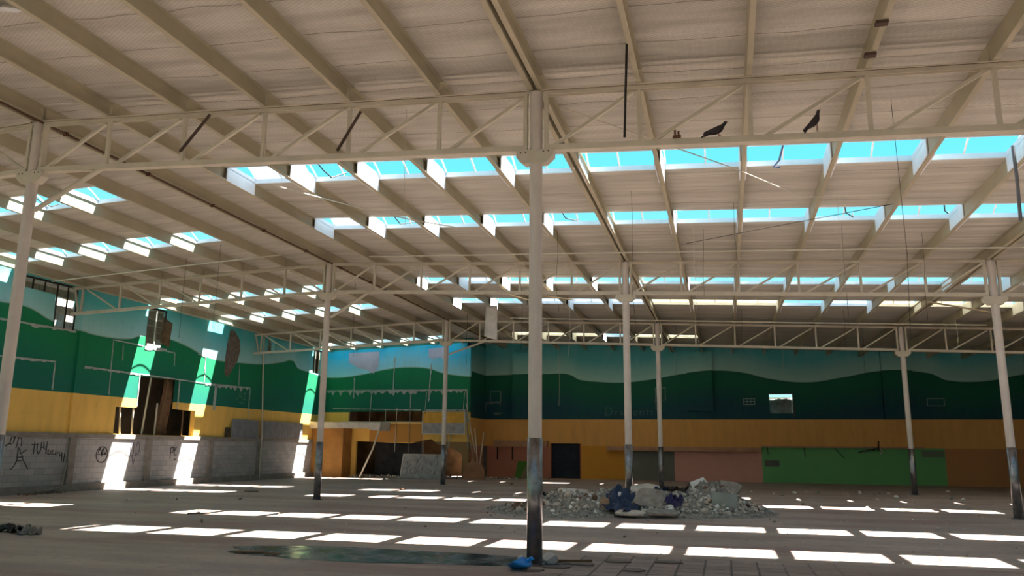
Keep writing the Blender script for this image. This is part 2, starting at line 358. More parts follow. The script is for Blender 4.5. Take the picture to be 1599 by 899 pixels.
# forward left section
K2 = YLS / 40.0
def ls(x, z): return (x * K2, (z - 1.6) * K2 + 1.6)
LSp = [ls(x, z) for x, z in [(-21.3, 5.38), (-20.4, 5.34), (-18.9, 5.5), (-17.6, 5.74), (-16.2, 5.84), (-15.0, 5.72), (-14.39, 5.52), (-12.8, 5.3)]]
MLS = m_wall('left_section_mural', 0, LSp, 3.56, None, teal=(srgb(176, 240, 250), srgb(40, 208, 255)), zones=[(-16.2, -13.4, 1.95, srgb(158, 128, 84), -1), (-19.4, -16.2, 2.9, srgb(190, 138, 62), 1.9)])
fS = lambda u, v, d: (u, YLS + d, v)
holes = [[(-20.75, 3.02), (-16.05, 3.02), (-16.05, 3.6), (-20.75, 3.6)],
         [(-20.2, .01), (-13.9, .01), (-13.9, 1.3), (-14.6, 1.72), (-15.3, 1.8), (-15.7, 2.1), (-16.3, 2.0), (-16.9, 1.85), (-18.6, 1.9), (-20.2, 1.95)]]
mb = MB(); mb.prism([(XL, 0), (XLS, 0), (XLS, 7.55), (XR, 7.55), (XR, 7.6), (XL, 7.0)] if False else [(XL, 0), (XLS, 0), (XLS, 7.4), (XL, 7.05)], fS, 0, .2, holes); struct(mb.build('wall_back', MLS))
mb = MB(); mb.box(XLS - .2, XLS, YLS + .2, YB, 0, 7.4); struct(mb.build('wall_back', MBW))
# room behind the broken openings
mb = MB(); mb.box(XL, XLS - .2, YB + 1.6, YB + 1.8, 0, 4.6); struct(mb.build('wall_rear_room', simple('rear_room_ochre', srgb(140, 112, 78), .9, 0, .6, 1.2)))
mb = MB(); mb.box(XL, XLS - .2, YLS + .2, YB + 1.8, 4.4, 4.5); struct(mb.build('ceiling', CONC))
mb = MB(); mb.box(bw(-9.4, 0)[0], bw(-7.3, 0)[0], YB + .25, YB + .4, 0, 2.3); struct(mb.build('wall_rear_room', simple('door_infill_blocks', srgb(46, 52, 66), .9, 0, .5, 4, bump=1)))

# right wall and wall behind the camera
MRW = simple('right_wall_paint', srgb(70, 90, 78), .8, 0, .3, .7)
mb = MB(); mb.box(XRT, XRT + .25, YF - .3, YB + .3, 0, 6.35); struct(mb.build('wall_right', MRW))
mb = MB(); mb.box(XL - .2, XRT + .2, YF - .3, YF, 0, 6.4); struct(mb.build('wall_front', MRW))
# boards that close the gap between the wall heads and the sloping deck
mb = MB()
for (x0, x1, yy) in ((XL, XR, YLS + .02), (XR, XLS, YLS + .02)):
    pass
for x0, x1 in ((XL, XR), (XR, XLS)) if XLS > XR else ((XL, XLS),):
    mb.hexa([(x0, YLS+.02, 6.9), (x1, YLS+.02, 6.9), (x1, YLS+.18, 6.9), (x0, YLS+.18, 6.9), (x0, YLS+.02, zr(x0, YLS)+PD), (x1, YLS+.02, zr(x1, YLS)+PD), (x1, YLS+.18, zr(x1, YLS)+PD), (x0, YLS+.18, zr(x0, YLS)+PD)])
mb.hexa([(XLS-.2, YLS, 7.1), (XLS-.02, YLS, 7.1), (XLS-.02, YB, 7.1), (XLS-.2, YB, 7.1), (XLS-.2, YLS, zr(XLS, YLS)+PD), (XLS-.02, YLS, zr(XLS, YLS)+PD), (XLS-.02, YB, zr(XLS, YB)+PD), (XLS-.2, YB, zr(XLS, YB)+PD)])
for x0, x1 in ((XLS - .2, XR), (XR, XRT + .2)):
    for yy in (YB + .02, YF - .28):
        mb.hexa([(x0, yy, 5.6), (x1, yy, 5.6), (x1, yy+.2, 5.6), (x0, yy+.2, 5.6), (x0, yy, zr(x0, yy)+PD), (x1, yy, zr(x1, yy)+PD), (x1, yy+.2, zr(x1, yy)+PD), (x0, yy+.2, zr(x0, yy)+PD)])
mb.box(XRT + .02, XRT + .22, YF, YB, 6.1, zr(XRT, YB) + PD + .1)
if 0: mb.hexa([(XL-.2, YF, 6.8), (XL-.02, YF, 6.8), (XL-.02, YB, 6.8), (XL-.2, YB, 6.8), (XL-.2, YF, zr(XL, YF)+PD), (XL-.02, YF, zr(XL, YF)+PD), (XL-.02, YB, zr(XL, YB)+PD), (XL-.2, YB, zr(XL, YB)+PD)])
struct(mb.build('trim_16', simple('wall_head_teal', srgb(70, 150, 140), .8)))

# ------------------------------------------------------------------ columns
ROWN = ['nearest', 'second', 'third']
def column(k, r, label):
    x, y = xk(k), ROWS[r]; zt = zr(x, y); zb = zt - .97
    t = thing('steel_column', (x, y, 0), label, 'column', None)
    MB().tube([(x, y, 1.72), (x, y, zt - .02)], .1, 20).build('shaft', COLW, t)
    o = MB().tube([(x, y, 0), (x, y, 1.76)], .112, 24, True).build('metal_sleeve', GALV, t); o['label'] = 'shiny dented galvanised sleeve'
    for p in o.data.polygons: p.use_smooth = len(p.vertices) == 4
    w_ = .29
    fn = lambda u, v, d: (x + u, y - .02 + d, zb + v)
    MB().prism([(-w_, -.03), (w_, -.03), (w_, -.14), (w_ - .12, -.25), (-w_ + .12, -.25), (-w_, -.14)], fn, -.09, .09).build('capital_plate', WHITE, t)
    cp_ = [o for o in t.children if o.name.startswith('capital_plate')][0]
    if r == 0:
        for bx in (-.22, -.14, .14, .22): MB().tube([(x + bx, y - .12, zb - .07), (x + bx, y - .1, zb - .07)], .012, 8).build('bolt', RUST, cp_)
    for s in (-1, 1): MB().box(x + s*.165 - .03, x + s*.165 + .03, y - .05, y + .05, zb, zt - .05).build('side_post', WHITE, t)
    MB().tube([(x, y, 0), (x, y, .03)], .16, 20).build('foot_plate', GALV, t)
    return t
COLS = {(0, 0): 'round white steel column at the left edge of the photo, nearest row', (6, 0): 'tall round white column nearest the camera with a blue bag at its foot',
        (0, 1): 'white column of the second row, left one, in front of the left wall corner', (6, 1): 'white column of the second row rising behind the rubble pile', (12, 1): 'white column of the second row at the right edge of the photo',
        (0, 2): 'thin far column in front of the hanging white sill panel', (6, 2): 'far column just right of the rubble pile column, before the grey blocks', (12, 2): 'far column standing before the green painted wall'}
for (k, r), lb in COLS.items(): column(k, r, lb)

# ------------------------------------------------------------------ trusses
def truss(k0, k1, r, label, lean):
    y = ROWS[r]; x0, x1 = xk(k0), xk(k1)
    if k0 == -7: x0 = XL + .02
    if k1 == 19: x1 = XRT
    t = thing('roof_truss', (x0, y, zr(x0, y) - .97), label, 'roof truss', 'roof trusses')
    Z = lambda x: zr(x, y)
    cl = .13
    A = x0 + (cl if k0 >= 0 else 0); B = x1 - (cl if k1 < 19 else 0)
    tc = MB(); 
    for dy in (-.045, .045):
        tc.bar((A, y+dy, Z(A)-.045), (B, y+dy, Z(B)-.045), .012, .06); tc.bar((A, y+dy*1.6, Z(A)-.012), (B, y+dy*1.6, Z(B)-.012), .07, .012)
    tc.build('top_chord', WHITE, t)
    bc = MB(); bc.bar((A, y, Z(A)-.975), (B, y, Z(B)-.975), .13, .05); bc.bar((A, y-.05, Z(A)-.93), (B, y-.05, Z(B)-.93), .02, .05); bc.build('bottom_chord', WHITE, t)
    o = MB().bar((A, y - .075, Z(A)-.008), (B, y - .075, Z(B)-.008), .02, .022).build('top_edge', CHORD_BROWN, t); o['label'] = 'dark brown upper edge'  # thin dark brown strip along the front of the chord's upper edge
    ks = [k for k in range(k0, k1 + 1)]
    for k in ks:
        x = xk(k)
        if x < A + .05 or x > B - .05: continue
        MB().box(x - .03, x + .03, y - .03, y + .03, Z(x) - .93, Z(x) - .06).build('post', WHITE, t)
    for a, b in zip(ks[:-1], ks[1:]):
        xa, xb = xk(a) + .16, xk(b) - .10
        if a == k0: xa += .1
        if b == k1: xb -= .1
        if xa < A: xa = A + .05
        if xb > B: xb = B - .05
        if lean > 0: p, q = (xa, y, Z(xa) - .93), (xb, y, Z(xb) - .10)
        else: p, q = (xb, y, Z(xb) - .93), (xa, y, Z(xa) - .10)
        MB().bar(p, q, .05, .055, (0, 1, 0)).build('diagonal_brace', WHITE, t)
    return t
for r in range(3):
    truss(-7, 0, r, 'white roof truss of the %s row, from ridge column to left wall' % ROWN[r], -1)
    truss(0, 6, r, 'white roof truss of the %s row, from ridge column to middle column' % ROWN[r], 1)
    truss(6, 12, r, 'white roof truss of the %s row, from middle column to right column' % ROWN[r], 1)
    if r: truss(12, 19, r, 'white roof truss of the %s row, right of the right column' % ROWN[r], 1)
# knee braces from ridge columns
for r, (za, xb) in enumerate(((5.85, 1.55), (5.72, 1.45), (5.85, 1.9))):
    x, y = xk(0), ROWS[r]; zb = zr(x, y) - 1.0
    o = MB().tube([(x + .14, y, za), (x + xb, y, zb - .03)], .045, 12).build('knee_brace', WHITE)
    tag(o, 'slanting white tube from the %s row ridge column up to its truss' % ROWN[r], 'brace', 'knee braces')

# ------------------------------------------------------------------ roof beams
BAYS = [(-.2, 11.5, 'in front of the nearest truss'), (11.5, 23.2, 'between nearest and second trusses'), (23.2, 34.8, 'between second and third trusses'), (34.8, None, 'beyond the third truss')]
def beam(k, bi):
    y0, y1, where = BAYS[bi]
    x = xk(k)
    if y1 is None: y1 = YLS if x < XLS else YB
    side = 'right' if k > 0 else 'left'
    if k == 0: pl = 'on the ridge'
    else: pl = '%s %s of ridge' % (ORD[abs(k) - 1], side)
    dbl = k % 6 == 0
    z0, z1 = zr(x, y0), zr(x, y1); e = .012
    pr = []
    s = 1 if k >= 0 else -1
    secs = []
    if dbl: secs = [(.035, 1), (-.035, -1)]
    else: secs = [(-.03 * s, s)]
    if k == 0: secs = [(.07, 1), (-.07, -1)]
    t = 0.010
    mb = MB()
    for off, dr in secs:
        xw = x + off
        for (a0, a1, b0, b1) in ((xw - t/2, xw + t/2, 0, PD), (xw, xw + dr*.075, 0, t), (xw, xw + dr*.075, PD - t, PD - .001), (xw + dr*.075 - t, xw + dr*.075, t, .03)):
            lo, hi = min(a0, a1), max(a0, a1)
            mb.hexa([(lo,y0+e,z0+b0),(hi,y0+e,z0+b0),(hi,y1-e,z1+b0),(lo,y1-e,z1+b0),(lo,y0+e,z0+b1),(hi,y0+e,z0+b1),(hi,y1-e,z1+b1),(lo,y1-e,z1+b1)])
    o = mb.build('roof_beam', BEAM)
    tag(o, 'white roof beam %s, %s' % (pl, where), 'roof beam', 'steel roof beams')
for bi in range(4):
    for k in range(-6, 19):
        if bi == 0 and (k > 12 or k < -3): continue
        if bi == 1 and k > 15: continue
        beam(k, bi)

# ------------------------------------------------------------------ skylights
STN = {2: 'first strip past nearest truss', 3: 'second strip past nearest truss', 4: 'first strip past second truss', 5: 'second strip past second truss', 6: 'strip past third truss'}
def skylight(k, si):
    a, b = STRIPS[si]
    if k < 0: a += SHL; b += SHL
    x0, x1 = xk(k) + HALF, xk(k + 1) - HALF; xm = (x0 + x1) / 2; ym = (a + b) / 2
    if k > 0: pl = '%s right of ridge' % ORD[k - 1]
    else: pl = '%s left of ridge' % ORD[-k - 2]
    rnd = random.Random(k * 31 + si * 7)
    Z = lambda x: zr(x, ym) + PD + .05
    base = thing('roof_skylight', (xm, ym, Z(xm)), '', 'skylight', 'broken strip skylights')
    h = .05
    c = MB()
    for (p, q) in ((a - .03, a + .008), (b - .008, b + .03)):
        c.hexa([(x0,p,Z(x0)-.055),(x1,p,Z(x1)-.055),(x1,q,Z(x1)-.055),(x0,q,Z(x0)-.055),(x0,p,Z(x0)+h),(x1,p,Z(x1)+h),(x1,q,Z(x1)+h),(x0,q,Z(x0)+h)])
    D = PD + .05
    for (p, q) in ((x0 - .012, x0 + .010), (x1 - .010, x1 + .012)):
        s_ = MB()
        if k > 0: s_.hexa([(p,a,Z(p)-D),(q,a,Z(q)-D),(q,b,Z(q)-D),(p,b,Z(p)-D),(p,a,Z(p)-.05),(q,a,Z(q)-.05),(q,b,Z(q)-.05),(p,b,Z(p)-.05)]).build('side_lining', CURB, base)
        c.hexa([(p,a-.03,Z(p)-.06),(q,a-.03,Z(q)-.06),(q,b+.03,Z(q)-.06),(p,b+.03,Z(p)-.06),(p,a-.03,Z(p)+h),(q,a-.03,Z(q)+h),(q,b+.03,Z(q)+h),(p,b+.03,Z(p)+h)])
    c.build('curb', CURB, base)
    def arch(x, hh=.22, n=9, y0=a, y1=b):
        return [(x, y0 + (y1 - y0) * i / (n - 1), Z(x) + h - .01 + hh * math.sin(math.pi * i / (n - 1))) for i in range(n)]
    def ribbon(pts, wd, th=.012):
        m_ = MB()
        for p, q in zip(pts[:-1], pts[1:]): m_.bar(p, q, wd, th)
        return m_
    ribbon(arch(xm + rnd.uniform(-.08, .12)), .035).build('rib', CURB, base)
    ribbon(arch(x0 + .03), .03).build('rib', CURB, base)
    state = 'without sheet'
    pr = {2: .06, 3: .06, 4: .12, 5: 1, 6: 1}[si]
    if k < 0: pr = .08
    if k == 1 and si == 2: pr = 1
    if (si, k) in ((5, 1), (5, 2), (5, 9), (6, 4)): pr = 0
    if rnd.random() < pr:
        f0, f1 = (0, 1) if si > 4 or rnd.random() < .5 else (0, rnd.uniform(.4, .7))
        xa, xb = x0 + (x1 - x0) * f0, x0 + (x1 - x0) * f1
        m_ = MB(); n = 9
        A = arch(xa, .24); B = arch(xb - .01, .24)
        m_.v = A + B + [(p[0], p[1], p[2] + .006) for p in A + B]
        L = len(A)
        for i in range(L - 1):
            m_.f += [(i, i+1, L+i+1, L+i), (2*L+i, 3*L+i, 3*L+i+1, 2*L+i+1)]
        m_.f += [(0, L, 3*L, 2*L), (L-1, 2*L+L-1, 4*L-1, 2*L-1)]
        cream = si == 6 or (si == 5 and 6 <= k <= 9) or (si == 5 and k >= 11)
        m_.build('acrylic_sheet', PANEL_C if cream else PANEL_B, base); state = 'with %s sheet' % ('yellowed' if cream else 'pale')
    elif rnd.random() < .35 and si in (2, 3):
        # torn glazing bar sagging through the opening
        xx = xm + rnd.uniform(-.4, .5); y_ = a + .2
        pts = [(xx, a, Z(xx)), (xx + .06, a + .25, Z(xx) - .12), (xx + rnd.uniform(.0, .3), a + .5, Z(xx) - .1 + rnd.uniform(-.15, .05)), (xx + .3, a + .85, Z(xx) + .02)]
        MB().tube(pts, .014, 6).build('bent_bar', DARK, base); state = 'with sagging bent bar'
    base['label'] = 'skylight %s, %s, %s' % (state, pl, STN[si])
for si in SEEN:
    for k in KL + KR:
        if si == 2 and k > 12 or si == 3 and k > 13 or k > 17 or si == 6 and k > 6: continue
        skylight(k, si)

# ------------------------------------------------------------------ ridge conduit
x = XR + .12
m_ = MB(); m_.tube([(x, 6, zr(x, 6) - .03), (x, 41.9, zr(x, 41.9) - .03)], .022, 8)
r_ = thing('roof_conduit', (x, 6, zr(x, 6) - .05), 'dark conduit pipe running along the ridge from the left column', 'pipe'); m_.build('pipe', RUST, r_)
for i in range(14):
    yy = 7.3 + 2.35 * i
    if min(abs(yy - q) for q in ROWS) < .3: yy += .5
    MB().box(x - .05, x + .05, yy - .02, yy + .02, zr(x, yy) - .07, zr(x, yy) + .0).build('clamp', RUST, r_)

# ================================================================== wall details
TRIM = [17]
def trim(mb, mat=PLAST):
    o = struct(mb.build('trim_%d' % TRIM[0], mat)); TRIM[0] += 1; return o
SCAR = simple('pale_plaster_scar', srgb(190, 200, 196), .85, 0, .35, 9)
def ragged(p, q, fn, width, drip=0.0, seed=1, mat=SCAR):
    """a pale strip of plaster left on a wall between two wall points (u,z); ragged lower edge"""
    rn = random.Random(seed); (u0, z0), (u1, z1) = p, q; L = math.hypot(u1-u0, z1-z0); n = max(2, int(L / .12)); nx, nz = -(z1-z0) / L, (u1-u0) / L
    if nz < 0: nx, nz = -nx, -nz
    up = [(u0 + (u1-u0)*i/n + nx*width/2, z0 + (z1-z0)*i/n + nz*width/2) for i in range(n+1)]
    lo = [(u0 + (u1-u0)*i/n - nx*(width/2 + drip*rn.random()**2), z0 + (z1-z0)*i/n - nz*(width/2 + drip*rn.random()**2)) for i in range(n+1)]
    m_ = MB(); b = 0
    for i in range(n):
        q4 = [up[i], up[i+1], lo[i+1], lo[i]]
        m_.hexa([fn(a[0], a[1], 0) for a in q4] + [fn(a[0], a[1], -.02) for a in q4])
    return trim(m_, mat)
fLi = lambda u, v, d: (XL - d, u, v)          # d<0 stands proud of the wall
fPi = lambda u, v, d: (XL - d + .0, u, v)
fSi = lambda u, v, d: (u, YLS + d, v)
fBi = lambda u, v, d: (u, YB + d, v)
for i, (p, q, w_, dr) in enumerate([((20.5, 4.37), (22.75, 4.42), .05, .05), ((22.75, 4.42), (22.77, 3.45), .035, .02), ((20.3, 5.55), (23.5, 5.58), .05, .1),
        ((25.36, 5.53), (27.0, 5.5), .04, .0), ((25.36, 5.53), (25.42, 3.45), .03, .0), ((24.1, 4.38), (27.0, 4.36), .05, .06), ((27.0, 4.38), (31.2, 4.34), .04, .02), ((31.2, 4.34), (34.7, 4.4), .05, .2),
        ((34.72, 4.4), (34.72, 2.75), .035, .0), ((30.5, 5.58), (31.1, 5.5), .04, .02), ((31.05, 5.5), (31.1, 4.4), .03, .04), ((28.35, 5.46), (28.95, 5.44), .04, .02), ((28.95, 5.44), (28.98, 4.9), .03, 0), ((25.9, 5.4), (25.95, 4.8), .03, 0),
        ((27.1, 5.46), (28.4, 5.5), .10, .06), ((33.7, 5.4), (33.75, 4.45), .03, 0), ((31.95, 3.2), (32.0, 4.35), .16, 0), ((26.98, 3.1), (26.98, 4.36), .05, 0), ((29.43, 3.1), (29.43, 4.36), .05, 0)]):
    ragged(p, q, fLi, w_, dr, 50 + i)
S_ = lambda x, z: ls(x, z)
for i, (p, q, w_, dr) in enumerate([((-21.0, 4.62), (-12.95, 4.6), .07, .28), ((-20.6, 3.66), (-15.5, 3.58), .04, .03), ((-15.2, 3.58), (-12.95, 3.58), .05, .1), ((-19.4, 5.3), (-19.4, 4.2), .05, .03), ((-18.35, 4.6), (-18.4, 3.6), .05, 0),
        ((-17.1, 6.4), (-17.12, 4.65), .05, .03), ((-16.1, 4.6), (-16.1, 3.55), .05, 0), ((-15.0, 6.0), (-15.1, 4.0), .05, .04), ((-12.98, 4.6), (-12.88, 2.95), .05, 0), ((-12.98, 3.55), (-12.85, 1.6), .05, 0)]):
    ragged(S_(*p), S_(*q), fSi, w_, dr, 90 + i)
for i, (x0, x1, z0, z1, w_) in enumerate([(-12.6, -12.0, 4.15, 4.75, .035), (.95, 1.5, 3.95, 4.25, .04), (9.55, 10.3, 3.85, 4.2, .035), (-3.5, -3.0, 4.2, 4.85, .035)]):
    m_ = MB(); a = bw(x0, z0); b = bw(x1, z1)
    for (p, q) in (((a[0], a[1]), (b[0], a[1])), ((b[0], a[1]), (b[0], b[1])), ((b[0], b[1]), (a[0], b[1])), ((a[0], b[1]), (a[0], a[1]))):
        m_.bar((p[0], YB - .01, p[1]), (q[0], YB - .01, q[1]), w_, w_, (0, 1, 0))
    if i == 1:
        for k in range(1, 3): m_.bar((a[0] + (b[0]-a[0])*k/3, YB-.01, a[1]), (a[0] + (b[0]-a[0])*k/3, YB-.01, b[1]), w_*.6, w_, (0, 1, 0))
        m_.bar((a[0], YB-.01, (a[1]+b[1])/2), (b[0], YB-.01, (a[1]+b[1])/2), w_, w_*.6, (0, 1, 0))
    trim(m_, simple('faded_outline_%d' % i, srgb(150, 166, 162), .9))
ragged(bw(-12.9, 3.55), bw(-12.85, 4.1), fBi, .05, .02, 3, simple('grey_scar', srgb(110, 122, 118), .9)); ragged(bw(-12.9, 4.12), bw(-12.0, 4.12), fBi, .05, .2, 4, bpy.data.materials['grey_scar']); ragged(bw(-12.4, 3.55), bw(-11.9, 3.55), fBi, .05, .12, 5, bpy.data.materials['grey_scar'])
ragged(bw(-3.5, 4.2), bw(-3.48, 3.7), fBi, .06, .05, 6, bpy.data.materials['grey_scar'])

# windows (barred openings in the left wall)
BAR = simple('dark_window_bar', srgb(48, 34, 28), .6)
def window(n, y0, y1, z0, z1, ys, mat=BAR):
    m_ = MB(); x = XL - .08
    m_.box(x - .03, x + .03, y0, y1, z1 - .05, z1); m_.box(x - .03, x + .03, y0, y1, z0, z0 + .04)
    o = struct(m_.build('window_%d' % n, mat))
    for (yy, za, zb) in ys:
        MB().box(x - .02, x + .02, yy - .018, yy + .018, za, zb).build('bar', mat, o)
window(1, 20.96, 23.5, 5.6, 7.15, [(21.5, 6.75, 7.15), (22.0, 6.75, 7.15), (22.55, 5.62, 7.15), (23.02, 5.62, 7.15), (23.46, 5.6, 7.15)]) if False else None
m_ = MB(); m_.box(XL-.1, XL-.04, 20.96, 23.5, 7.1, 7.17); o = struct(m_.build('window_1', BAR))
for yy, za in ((21.5, 6.74), (22.0, 6.74), (22.55, 5.6), (23.02, 5.6), (23.44, 5.58)): MB().box(XL-.09, XL-.05, yy-.02, yy+.02, za, 7.15).build('bar', BAR, o)
m_ = MB(); m_.box(XL-.1, XL-.04, 27.1, 28.32, 7.06, 7.12); o = struct(m_.build('window_2', BAR))
MB().box(XL-.09, XL-.05, 27.68, 27.72, 5.5, 7.1).build('bar', WHITE, o); MB().box(XL-.09, XL-.05, 28.25, 28.29, 6.0, 7.1).build('bar', BAR, o)
m_ = MB(); m_.box(XL-.1, XL-.04, 40.8, 41.95, 7.0, 7.06); o = struct(m_.build('window_3', BAR))
for yy in (41.15, 41.6): MB().box(XL-.09, XL-.05, yy-.02, yy+.02, 5.7, 7.0).build('bar', WHITE, o)
m_ = MB(); a = bw(2.22, 3.5); b = bw(3.35, 4.47)
m_.box(a[0]-.03, b[0]+.03, YB-.03, YB+.05, b[1], b[1]+.05); m_.box(b[0], b[0]+.05, YB-.03, YB+.05, a[1]-.2, b[1]); o = struct(m_.build('window_4', simple('rosy_frame', srgb(96, 76, 78), .8)))
TARP = m_panel('grey_torn_plastic', srgb(150, 150, 142))
def sheet(name, cor, nu, nv, amp, mat, seed, edge=0):
    """wrinkled sheet spanned by four corner points"""
    rn = random.Random(seed); A, B, C_, D = [Vector(c) for c in cor]; n = (B-A).cross(D-A).normalized(); m_ = MB(); g = []
    for j in range(nv+1):
        for i in range(nu+1):
            s, t = i/nu, j/nv; p = (A*(1-s)+B*s)*(1-t) + (D*(1-s)+C_*s)*t
            p = p + n*(amp*(math.sin(s*9+seed)*.5 + math.sin(t*7+s*5+seed*2)*.5 + rn.uniform(-.4, .4)))
            if t == 1: p = p + (D-A)*(rn.uniform(-edge, 0))
            g.append(p)
    m_.v = [tuple(p) for p in g] + [tuple(p + n*.008) for p in g]; k = len(g); w_ = nu+1
    for j in range(nv):
        for i in range(nu):
            q = (j*w_+i, j*w_+i+1, (j+1)*w_+i+1, (j+1)*w_+i); m_.f += [q, tuple(x+k for x in q[::-1])]
    rim = [j for j in range(w_)] + [j*w_+nu for j in range(1, nv+1)] + [nv*w_+i for i in range(nu-1, -1, -1)] + [j*w_ for j in range(nv-1, 0, -1)]
    for p, q in zip(rim, rim[1:]+rim[:1]): m_.f.append((p, q, q+k, p+k))
    return m_
GTARP = simple('grey_tarp', srgb(112, 112, 106), .7, 0, .5, 5)
a = bw(2.22, 3.52); b = bw(3.3, 4.22)
tag(sheet('x', [(a[0]-.05, YB+.31, b[1]), (b[0]+.1, YB+.31, b[1]+.1), (b[0]+.1, YB+.31, a[1]-.1), (a[0]-.05, YB+.31, a[1]-.1)], 8, 6, .03, TARP, 5).build('plastic_sheet', GTARP, smooth=True), 'wrinkled grey plastic sheet half covering the small square window in the dark back wall', 'sheet')
# lit yard wall beyond that window
struct(MB().box(bw(1.5,0)[0], bw(5.5,0)[0], YB + 2.4, YB + 2.5, 0, 4.6).build('wall_yard', simple('yard_wall', srgb(200, 205, 200), .9)))

# brown foam blobs and torn lagging on the left wall
def blob(name, pts, x0, mat, label, cat):
    m_ = MB(); m_.prism(pts, fLi, -.05, -.005); tag(m_.build(name, mat), label, cat)
blob('foam_patch', [(32.75, 7.0), (33.05, 6.95), (33.5, 6.6), (33.6, 6.1), (33.45, 5.6), (33.1, 5.15), (32.75, 4.75), (32.55, 4.9), (32.5, 5.6), (32.6, 6.4)], 0, simple('brown_stain', srgb(132, 118, 106), .95, 0, .5, 6), 'brown peeled patch hanging on the left wall beside the tall sunlit stripe', 'patch')
o = sheet('x', [(XL-.12, 28.2, 6.9), (XL+.15, 28.45, 6.6), (XL+.12, 28.4, 5.6), (XL-.1, 28.1, 5.8)], 5, 8, .05, BROWN, 3).build('torn_foam', BROWN, smooth=True)
tag(o, 'brown torn foam hanging at the right edge of the narrow window on the left wall', 'foam')
BOARD = simple('brown_wood_board', srgb(122, 94, 66), .85, 0, .4, 3)
o = sheet('x', [(XL-.26, 28.8, 4.36), (XL-.26, 29.35, 4.36), (XL-.34, 29.3, 2.05), (XL-.34, 28.7, 2.05)], 6, 10, .07, BROWN, 8).build('torn_cloth', BROWN, smooth=True)
tag(o, 'dusty brown cloth hanging in the big hole of the left wall', 'cloth')
for i, (y, z0, z1, dy, lb) in enumerate([(26.35, 2, 3.15, -.12, 'white stud in the left part of the wall hole'), (27.0, 2, 3.15, -.05, 'second white stud in the wall hole, by its inner corner'), (27.55, 2.0, 4.3, .25, 'long pale slanting stud in the middle of the wall hole'), (28.3, 2, 3.3, .03, 'short pale stud in the wall hole left of the hanging cloth'), (28.55, 2.5, 4.2, .35, 'slanting thin stud in front of the hanging brown cloth'), (30.0, 2, 3.1, 0, 'thin stud at the right end of the wall hole')]):
    tag(MB().bar((XL-.12, y, z0), (XL-.12, y+dy, z1), .05, .05, (1, 0, 0)).build('wall_stud', WHITE if i < 4 else BOARD), lb, 'stud', 'studs in the wall hole')
# corrugated sheets above the parapet
def corrug(p0, p1, z0, z1, fn, n, amp=.02):
    m_ = MB(); (a, b) = p0, p1; pts = []
    for i in range(n+1):
        u = a + (b-a)*i/n; d = -.03 - amp*(1 if (i//2) % 2 else 0); pts.append((u, d))
    for d2 in (0, .006):
        for z in (z0, z1): m_.v += [tuple(fn(u, z, d - d2)) for u, d in pts]
    k = n+1
    for i in range(n): m_.f += [(i, i+1, k+i+1, k+i), (2*k+i, 3*k+i, 3*k+i+1, 2*k+i+1), (i, 2*k+i, 2*k+i+1, i+1), (k+i, k+i+1, 3*k+i+1, 3*k+i)]
    return m_
CG = simple('grey_corrugated_metal', srgb(152, 154, 160), .5, .3, .25, 3)
for i, (a, b, lb) in enumerate(((33.3, 35.6, 'grey corrugated sheet on the left wall parapet, the left one by the yellow paint'), (35.75, 39.9, 'grey corrugated sheet on the left wall parapet, the right one near the corner'))):
    tag(corrug(a and (a), (b), 2.01, 2.86, lambda u, v, d: (XL + .06 - d, u, v), 60).build('corrugated_sheet', CG), lb, 'metal sheet', 'corrugated sheets')
PB = simple('dark_electrical_box', srgb(66, 56, 46), .7)
tag(MB().box(XL+.01, XL+.1, 32.9+.0, 33.22, 2.02, 2.45).build('electrical_box', PB, bevel=.01), 'small dark box on the yellow wall left of the corrugated sheets', 'box')
tag(MB().tube([(XL+.2, 35.75, .05), (XL+.2, 35.76, 2.2), (XL+.1, 35.6, 5.4), (XL+.1, 35.5, 7.1)], .035, 8).build('downpipe', WHITE), 'thin pale downpipe rising up the left wall through the corrugated sheets', 'pipe')
# elbow pipe standing by the parapet on the left, with a lump of mud
tag(MB().tube([(XL+.4, 22.2, .06), (XL+.38, 23.0, .12), (XL+.3, 23.35, .2), (XL+.25, 23.5, .95), (XL+.2, 23.62, 1.0), (XL+.2, 23.66, .55)], .04, 8).build('bent_pipe', CONC), 'bent pale pipe sticking up at the foot of the left block parapet', 'pipe')

# ---- graffiti strokes on the parapet
INK = simple('black_spray_paint', srgb(52, 52, 56), .8)
def strokes(lines, y0, z0, sc, wd=.032, mat=INK, x=XL + .055):
    m_ = MB()
    for ln in lines:
        pts = [(x, y0 + p[0]*sc, z0 + p[1]*sc) for p in ln]
        for p, q in zip(pts[:-1], pts[1:]): m_.bar(p, q, wd, .006, (1, 0, 0))
    return m_
def circ(cx, cy, r, n=14, a0=0, a1=2*math.pi, ry=None): return [(cx + r*math.cos(a0+(a1-a0)*i/n), cy + (ry or r)*math.sin(a0+(a1-a0)*i/n)) for i in range(n+1)]
g = 'spray painted scribbles on the block parapet'
tag(strokes([[(-.2, .3), (0, .42), (.18, .40)], [(.05, .45), (.12, .75), (.25, .85), (.3, .7), (.28, .45)], [(.3, .7), (.45, .88), (.55, .7), (.5, .3), (.45, .2)], [(.55, .7), (.7, .75), (.78, .6), (.78, .3)],
     [(.62, .25), (.62, -.45), (.5, -.7), (.3, -.9)], [(.7, .2), (.8, -.1), (1.15, .1)], [(.65, -.3), (1.0, -.25)], [(.9, -.15), (1.0, -.4), (1.4, -.9)], [(.65, -.45), (.95, -.45)]], 21.25, 1.35, .62).build('graffiti', INK), 'black spray paint scribble shaped like an m over a k, leftmost on the block parapet', 'graffiti', g)
